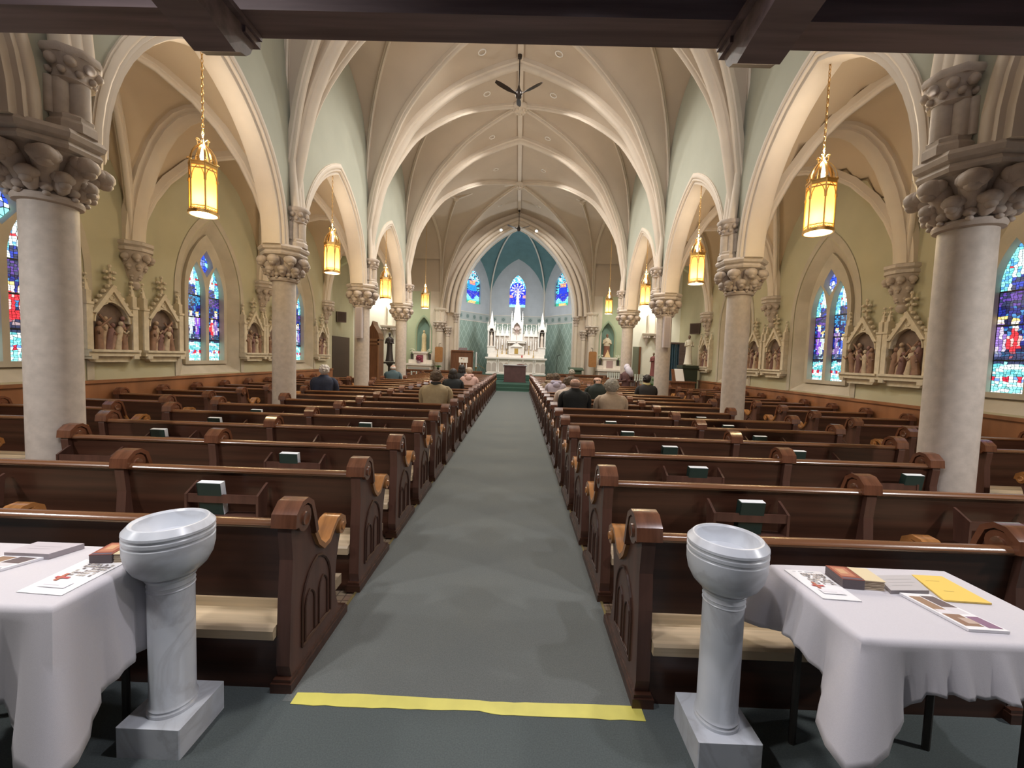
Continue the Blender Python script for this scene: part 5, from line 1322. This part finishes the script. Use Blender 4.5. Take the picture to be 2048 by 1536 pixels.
# transept furniture
t = thing('confessional', 'tall brown wooden confessional with a pointed gable, left of the sanctuary', 'confessional', (-6.78, 19.8, 0)); b = MB(); b.box(-.30, .30, -.4, .4, 0, 2.35); b.plate([[(-.34, 2.3), (.34, 2.3), (.27, 2.6), (.06, 2.95), (0, 3.15), (-.06, 2.95), (-.27, 2.6)]], -.35, .35, 'y'); b.build('cabinet', BROWNW, t); b = MB(); b.box(-.33, .33, -.43, -.38, 2.22, 2.32); b.box(-.33, .33, -.43, -.38, 2.05, 2.12); b.box(-.33, -.27, -.43, -.38, 0, 2.3); b.box(.27, .33, -.43, -.38, 0, 2.3); b.build('front_moulding', mat('confessional_trim', (.25, .12, .06), .4), t)
t = bpy.data.objects.new('door_1', None); C.objects.link(t); t.location = (-8.86, 20.9, 0); struct(t); MB().box(0, .04, -1.0, 1.0, 0, 2.42).build('door_leaf', mat('very_dark_door', (.06, .03, .02), .5), t)
for s, x, y, z, nm in ((-1, -8.75, 20.6, 3.12, 'left'), (1, 8.40, 20.2, 3.05, 'right')):
    t = thing('wall_speaker', 'small brown loudspeaker high on the %s transept wall' % nm, 'loudspeaker', (x, y, z)); t.rotation_euler = (0, 0, R(-50*s)); MB().box(-.24, .24, -.12, .12, 0, .50).build('cabinet', mat('speaker_brown', (.10, .06, .045), .6), t); MB().box(-.20, .20, -.128, -.12, .04, .46).build('grille', mat('speaker_grille', (.07, .045, .035), .9), t)
def pendant_corbel(x, y, z, nm):
    t = thing('statue_bracket', 'pale double bracket with leaf drops on the %s alcove wall' % nm, 'bracket', (x, y, z)); b = MB(); b.box(-.42, .42, -.25, 0, 0, .07); b.box(-.46, .46, -.28, 0, .07, .12); 
    for q in (-.2, .22): b.tube([(q, -.12, 1.1), (q, -.12, .1)], .045, 8)
    b.build('shelf', RIB, t); b = MB()
    for q in (-.25, .25): b.lathe([(.01, -.55), (.05, -.42), (.10, -.25), (.19, -.02)], 8, (q, -.12, 0)); [b.sphere((q+.16*math.cos(a), -.12+.14*math.sin(a), -.10), .06, 6, 5) for a in (0, -1.57, 3.14, -.8, -2.4)]
    b.build('leaf_drops', CAPST, t, smooth=50)
pendant_corbel(-6.9, 22.50, 3.05, 'left'); pendant_corbel(7.0, 22.50, 3.05, 'right')
def robed(name, label, x, y, z, h, cols, cat='statue', lean=0, rz=0):
    t = thing(name, label, cat, (x, y, z), rz); k = h/1.7
    b = MB(); b.lathe([(.24*k, 0), (.22*k, .1*k), (.17*k, .6*k), (.16*k, .95*k), (.19*k, 1.25*k), (.18*k, 1.36*k), (.07*k, 1.44*k)], 14); b.tube([(.18*k, 0, 1.32*k), (.24*k, -.05*k, 1.05*k), (.06*k, -.20*k, 1.10*k)], [.06*k, .055*k, .04*k], 8); b.tube([(-.18*k, 0, 1.32*k), (-.24*k, -.05*k, 1.05*k), (-.04*k, -.20*k, 1.12*k)], [.06*k, .055*k, .04*k], 8); b.build('robe', cols[0], t, smooth=50)
    b = MB(); b.tube([(0, 0, 1.4*k), (0, -.01*k, 1.5*k)], .05*k, 8); b.sphere((0, -.02*k, 1.59*k), (.08*k, .09*k, .11*k), 10, 8); b.sphere((0, -.115*k, 1.58*k), (.015*k, .02*k, .02*k), 6, 5); b.build('head', cols[1], t, smooth=60)
    b = MB(); b.lathe([(.26*k, .0), (.26*k, -.04*k), (.2*k, -.05*k)], 12); b.build('statue_base', cols[2], t)
    return t
DST = mat('bronze_statue', (.05, .04, .04), .4, metal=.3)
robed('bronze_statue', 'dark bronze standing statue on a stand against the white left alcove', -6.62, 21.6, 1.30, 1.45, (DST, DST, DST))
t = thing('statue_stand', 'dark stand under the bronze statue at the left alcove', 'stand', (-6.62, 21.6, 0)); b = MB(); b.box(-.3, .3, -.25, .25, 1.15, 1.24); b.lathe([(.25, 0), (.20, .1), (.08, .2), (.08, 1.0), (.2, 1.16)], 8); b.build('pedestal', IRON, t)
WST = mat('white_statue', (.78, .76, .66), .5)
robed('white_statue', 'white draped statue on a dark green pedestal by the right aisle wall end', 6.25, 15.55, 1.62, 1.05, (WST, mat('statue_brown_head', (.20, .13, .09), .6), WST))
t = thing('statue_pedestal', 'tall dark green pedestal under the white draped statue', 'pedestal', (6.25, 15.55, 0)); b = MB(); b.box(-.30, .30, -.28, .28, 0, .12); b.box(-.26, .26, -.24, .24, .12, 1.45); b.box(-.30, .30, -.28, .28, 1.45, 1.565); b.build('pedestal_body', mat('dark_green_paint', (.025, .035, .02), .6), t)
t = thing('glass_cabinet', 'tall dark cabinet with a blue curtain front in the right transept', 'cabinet', (7.1, 19.6, 0)); b = MB(); b.box(-.55, .55, -.3, .3, 0, .08); b.box(-.55, -.42, -.3, .3, .08, 2.5); b.box(.25, .55, -.3, .3, .08, 2.5); b.box(-.55, .55, -.3, .3, 2.5, 2.58); b.box(-.55, .55, .2, .3, .08, 2.5); b.build('frame', DARKW, t)
b = MB(); N = 24; vs = []; 
for i in range(N+1): x = -.42+.67*i/N; yy = -.22+.03*math.sin(i*1.7); vs += [(x, yy, .08), (x, yy, 2.5)]
b.add(vs, [(2*i, 2*i+2, 2*i+3, 2*i+1) for i in range(N)]); b.build('blue_curtain', mat('blue_curtain', (.04, .10, .16), .4), t, smooth=60)
t = thing('upright_piano', 'brown upright cabinet with a tilted white sheet, in front of the white statue', 'piano', (5.75, 14.9, 0)); b = MB(); b.box(-.42, .42, -.25, .25, 0, .95); b.box(-.46, .46, -.30, .28, .95, 1.0); b.prism([(-.12, 1.0), (.10, 1.42), (.13, 1.42), (-.02, 1.0)], -.30, .12, 'x'); b.build('case', BROWNW, t); b = MB(); b.prism([(-.135, 1.01), (.085, 1.43), (.09, 1.425), (-.13, 1.005)], -.20, .10, 'x'); b.build('white_sheet', PAPER, t)
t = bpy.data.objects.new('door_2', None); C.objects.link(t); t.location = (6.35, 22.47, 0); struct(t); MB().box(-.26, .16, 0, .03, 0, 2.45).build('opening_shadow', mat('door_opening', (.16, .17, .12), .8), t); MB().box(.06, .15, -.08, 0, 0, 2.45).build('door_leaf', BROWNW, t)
robed('small_red_statue', 'small brown and red statue beside the right alcove', 6.95, 21.7, .95, 1.2, (mat('red_brown_robe', (.22, .07, .07), .7), mat('statue_brown_head', (.2, .13, .09)), DST))
t = thing('plant_stand', 'stand with a green plant under the small red statue', 'plant', (6.95, 21.7, 0)); MB().box(-.25, .25, -.2, .2, 0, .88).build('box_stand', mat('pale_green_stand', (.30, .36, .28), .8), t); b = MB(); rnd = random.Random(4)
for k in range(24): b.sphere((rnd.uniform(-.35, .2), -.28+rnd.uniform(-.1, .05), .4+rnd.uniform(0, .4)), (.07, .05, .05), 6, 5)
b.build('foliage', mat('leaf_green', (.08, .16, .05), .7), t)

for s, nm in ((-1, 'left'), (1, 'right')):
    t = thing('column_speaker', 'slim pale loudspeaker strapped high on the third %s column' % nm, 'loudspeaker', (XC+s*(W-.02), BAY*3-.27, 2.02)); t.rotation_euler = (0, 0, 0)
    MB().box(-.085, .085, -.05, .05, 0, .80).build('speaker_case', mat('pale_speaker', (.50, .44, .44), .6), t)
    b = MB(); b.box(-.06, .06, -.056, -.05, .03, .77); b.build('speaker_grille', mat('speaker_mesh_grey', (.40, .35, .36), .9), t); MB().box(-.02, .02, .05, .10, .60, .66).box(-.02, .02, .05, .10, .12, .18).build('wall_clip', IRON, t)

# ================================================================ PEOPLE
def skin_body(t, shoulder, lean, turn, bow, name='body'):
    """one continuous figure seated and facing +y; origin on the floor under the pelvis"""
    V = []; Rr = []; E = []
    def v(p, r): V.append(p); Rr.append(r); return len(V)-1
    def c(a, b): E.append((a, b))
    sh = shoulder
    pel = v((0, 0, .56), .13); ab = v((0, -.02, .72), .125); ch = v((0, .0+lean*.4, .90), .135); up = v((0, lean*.8, 1.02), .11); c(pel, ab); c(ab, ch); c(ch, up)
    nk = v((0, lean+.01, 1.10), .055); c(up, nk); hd0 = v((turn*.1, lean+.03+bow*.4, 1.17), .075); c(nk, hd0); hd = v((turn*.2, lean+.03+bow, 1.24-bow*.3), .098); c(hd0, hd)
    tp = v((turn*.2, lean+.02+bow, 1.31-bow*.3), .070); c(hd, tp); ch2 = v((turn*.3, lean+.115+bow, 1.19-bow*.4), .030); c(hd, ch2)              # face front
    for s in (-1, 1):
        e = v((s*.088+turn*.2, lean+.03+bow, 1.225-bow*.3), .018); c(hd, e)
        a = v((s*sh, lean*.8, 1.03), .062); c(up, a); el = v((s*(sh+.05), .06+lean, .76), .045); c(a, el); wr = v((s*.12, .30, .66), .030); c(el, wr); pm = v((s*.07, .37, .655), .032); c(wr, pm)
        for f in range(4):
            p1 = v((s*(.075-.014*f)-s*.0, .42, .655-.004*f), .0095); c(pm, p1); p2 = v((s*(.07-.014*f), .455-.004*f, .635), .008); c(p1, p2)
        th = v((s*.035, .385, .668), .010); c(pm, th)
        hp = v((s*.10, .08, .53), .10); c(pel, hp); kn = v((s*.13, .46, .52), .065); c(hp, kn); an = v((s*.13, .44, .10), .042); c(kn, an); ft = v((s*.14, .58, .045), .035); c(an, ft)
    me = bpy.data.meshes.new(name); me.from_pydata(V, E, []); o = put(name, me, t); me.materials.append(SKIN)
    o.modifiers.new('skin', 'SKIN')
    bm = bmesh.new(); bm.from_mesh(me); ly = bm.verts.layers.skin.verify(); bm.verts.ensure_lookup_table()
    for i, r in enumerate(Rr): bm.verts[i][ly].radius = (r, r); bm.verts[i][ly].use_root = (i == 0)
    bm.to_mesh(me); bm.free()
    s = o.modifiers.new('sub', 'SUBSURF'); s.levels = 1; s.render_levels = 1
    return o
def person(x, y, label, jacket, hair=None, hairtype='short', shoulder=.19, lean=.05, turn=0, bow=0, dz=0, hood=None, group=None, rz=0, collar=None, sc=1.0, hs=1.0):
    t = thing('person', label, 'person', (x, y, dz), rz, group); t.scale = (sc, sc, 1)
    skin_body(t, shoulder, lean, turn, bow)
    # jacket: lofted torso with sleeves, following the body
    b = MB(); sh = shoulder; n = 20; prof = [(.50, .19, .15, 0, 0), (.60, .195, .155, -.01, 0), (.74, .20, .15, -.02, 0), (.86, sh+.035, .155, lean*.35, 0), (.96, sh+.052, .15, lean*.6, 0), (1.03, sh+.048, .13, lean*.8, 0), (1.075, sh+.005, .10, lean*.9, 0), (1.10, .115, .085, lean, 0), (1.13, .080, .075, lean+.01, 0), (1.145, .068, .066, lean+.012, 0)]
    vs = []; fs = []
    for z, a, d, yy, _ in prof:
        for i in range(n):
            q = 2*PI*i/n; cx, sy = math.cos(q), math.sin(q); e = .75
            wob = 1+.03*math.sin(q*5+z*23)
            vs.append((a*math.copysign(abs(cx)**e, cx)*wob, yy+d*math.copysign(abs(sy)**e, sy)*wob, z))
    for j in range(len(prof)-1):
        for i in range(n): k = (i+1) % n; fs.append((j*n+i, j*n+k, (j+1)*n+k, (j+1)*n+i))
    b.add(vs, fs)
    for s in (-1, 1):
        b.tube([(s*(sh-.09), lean*.8, 1.03), (s*(sh-.04), lean*.8, 1.035), (s*(sh+.005), lean*.85, 1.025), (s*(sh+.04), lean*.9+.01, .985), (s*(sh+.055), .02+lean, .92), (s*(sh+.06), .05+lean, .82), (s*(sh+.045), .08+lean, .765), (s*(sh+.0), .14+lean, .72), (s*.14, .28, .665)], [.035, .055, .064, .068, .068, .064, .062, .058, .046], 14)
    j = b.build('jacket', jacket, t, smooth=80)
    b = MB()
    for s in (-1, 1): b.tube([(s*.09, .0, .55), (s*.13, .42, .545), (s*.135, .49, .50), (s*.132, .46, .12)], [.12, .085, .078, .055], 10)
    b.build('trousers', mat('dark_trousers', (.03, .03, .04), .8), t, smooth=60)
    b = MB()
    for s in (-1, 1): b.sphere((s*.14, .54, .045), (.05, .12, .045), 10, 6)
    b.build('shoes', BLACK, t, smooth=60)
    hx, hy, hz = turn*.2, lean+.03+bow, 1.235-bow*.3
    if hair:
        b = MB(); rnd = random.Random(int(abs(x*100)))
        if hairtype == 'bald':                    # fringe of hair round the sides and back
            for i in range(12):
                a = PI+.15+(PI-.3)*i/11; b.sphere((hx+.074*math.cos(a), hy+.078*math.sin(a), hz-.025), (.022, .022, .040), 8, 6)
        elif hairtype == 'long':
            b.sphere((hx, hy-.012, hz+.015), (.112, .118, .120), 16, 12); b.sphere((hx, hy-.045, hz-.09), (.105, .075, .12), 12, 8)
            for i in range(9): a = PI+PI*i/8; b.sphere((hx+.095*math.cos(a), hy-.02+.08*math.sin(a), hz-.08+.02*math.sin(i*3)), (.034, .034, .09), 6, 5)
        else:
            b.sphere((hx, hy-.014, hz+.018), (.103*hs, .108*hs, .108*hs), 16, 12)
            for i in range(26):
                a = rnd.uniform(0, 6.28); e = rnd.uniform(-.5, 1.3)
                if math.sin(a)*math.cos(e) > .45: continue
                b.sphere((hx+.088*hs*math.cos(a)*math.cos(e), hy-.012+.092*hs*math.sin(a)*math.cos(e), hz+.015+.095*hs*math.sin(e)), (.034, .034, .03), 6, 5)
        b.build('hair', hair, t, smooth=80)
    if hood:
        b = MB(); b.torus((0, lean-.03, 1.115), .105, .045, 16, 8, 'z', .8); b.sphere((0, lean-.13, 1.04), (.10, .05, .09), 12, 8); b.build('hood', hood, j, smooth=80)
    if collar:
        b = MB(); b.lathe([(.085, 1.09), (.095, 1.12), (.085, 1.155), (.075, 1.13)], 16, (0, lean+.005, 0), cap=False); b.build('collar', collar, j, smooth=60)
    return t
H_WHITE = mat('white_hair', (.62, .58, .55), .8, noise=.2, nscale=40); H_GREY = mat('grey_hair', (.33, .31, .27), .8, noise=.3, nscale=40); H_BROWN = mat('brown_hair', (.11, .075, .05), .7, noise=.3, nscale=40); H_BLACK = mat('black_hair', (.02, .017, .017), .6, noise=.2, nscale=40); H_BLOND = mat('blond_grey_hair', (.42, .32, .24), .8, noise=.2, nscale=40)
cl = lambda n, c: mat('coat_'+n, c, .85, noise=.12, nscale=9, bump=.3, bscale=18, bdist=.01)
PE = 'people seated in the pews'
BALDH = mat('thin_red_grey_hair', (.30, .20, .16), .8)
person(-4.22, 9.05, 'person with short white hair in a dark navy jacket near the second left column', cl('navy', (.028, .035, .065)), H_WHITE, 'short', lean=.05, dz=-.02, group=PE)
person(-4.24, 14.18, 'bald person in a blue-grey jacket by the fourth left column', cl('bluegrey', (.06, .10, .12)), H_WHITE, 'bald', lean=.03, dz=-.05, group=PE)
person(-1.43, 7.34, 'person with brown hair in a tan jacket near the aisle on the left', cl('tan', (.38, .30, .18)), H_BROWN, 'short', shoulder=.185, lean=.02, dz=.0, group=PE, collar=mat('dark_collar', (.03, .03, .03), .8))
person(-1.66, 10.76, 'person with black hair in black clothes beyond the tan jacket', cl('black', (.012, .016, .02)), H_BLACK, 'long', shoulder=.17, lean=.03, dz=-.06, group=PE)
person(-1.78, 13.33, 'person with long black hair in black, farthest one on the left', cl('black2', (.02, .02, .022)), H_BLACK, 'long', shoulder=.18, lean=.03, dz=.0, group=PE)
person(-1.44, 12.47, 'person with fair hair in a pink hooded top left of the aisle', cl('pink', (.60, .40, .36)), H_BLOND, 'short', shoulder=.17, lean=.03, dz=-.05, hood=cl('pink', (.60, .40, .36)), group=PE)
person(.90, 11.62, 'person bowed in a tan hooded coat, nearest the aisle on the right', cl('khaki', (.26, .19, .13)), H_BROWN, 'short', shoulder=.16, lean=.06, bow=.06, dz=-.12, hood=cl('khaki', (.26, .19, .13)), group=PE)
person(1.00, 10.76, 'person in a pale lavender hooded top right of the aisle', cl('lavender', (.45, .40, .48)), H_BROWN, 'short', shoulder=.17, lean=.06, bow=.05, dz=-.08, hood=cl('lavender2', (.50, .47, .62)), group=PE)
person(1.83, 14.18, 'person with grey hair in a brown coat, farthest one on the right', cl('brown', (.10, .065, .05)), H_GREY, 'short', shoulder=.18, lean=.03, dz=-.05, group=PE)
person(1.04, 8.18, 'person in a white pullover half hidden behind the black jacket', cl('white', (.62, .52, .46)), H_BROWN, 'short', shoulder=.19, lean=.06, bow=.06, dz=-.06, group=PE)
person(1.02, 7.34, 'balding person in a black jacket beside the beige pullover', cl('black3', (.010, .012, .014)), BALDH, 'bald', shoulder=.175, lean=.02, dz=-.02, group=PE)
person(1.76, 9.05, 'bowed bald person in a green-black jacket beyond the beige pullover', cl('greenblack', (.014, .022, .018)), H_BROWN, 'bald', shoulder=.18, lean=.08, bow=.08, dz=-.02, group=PE)
person(1.66, 7.34, 'person with curly grey hair in a beige pullover on the right', cl('beige', (.44, .34, .25)), H_GREY, 'short', shoulder=.185, lean=.03, dz=-.07, hs=1.22, group=PE, collar=cl('beige', (.44, .34, .25)))
person(3.32, 10.76, 'person with dark hair and a yellow collar by the third right column', cl('black4', (.02, .018, .02)), H_BLACK, 'short', shoulder=.17, lean=.03, dz=-.06, group=PE, collar=mat('yellow_collar', (.70, .62, .30), .8))
nun = robed('person', 'person in a brown robe and white head scarf leaning forward by the fourth right column', 3.76, 14.56, 0, 1.53, (cl('nun', (.11, .055, .055)), SKIN, BLACK), cat='person')
b = MB(); b.sphere((.01, -.01, 1.43), (.105, .115, .125), 16, 12); b.tube([(.0, -.03, 1.47), (.03, -.07, 1.38), (.08, -.10, 1.27), (.14, -.11, 1.17), (.17, -.11, 1.12)], [.07, .105, .12, .09, .03], 14); b.build('head_scarf', mat('white_scarf', (.62, .60, .72), .8), nun, smooth=80)
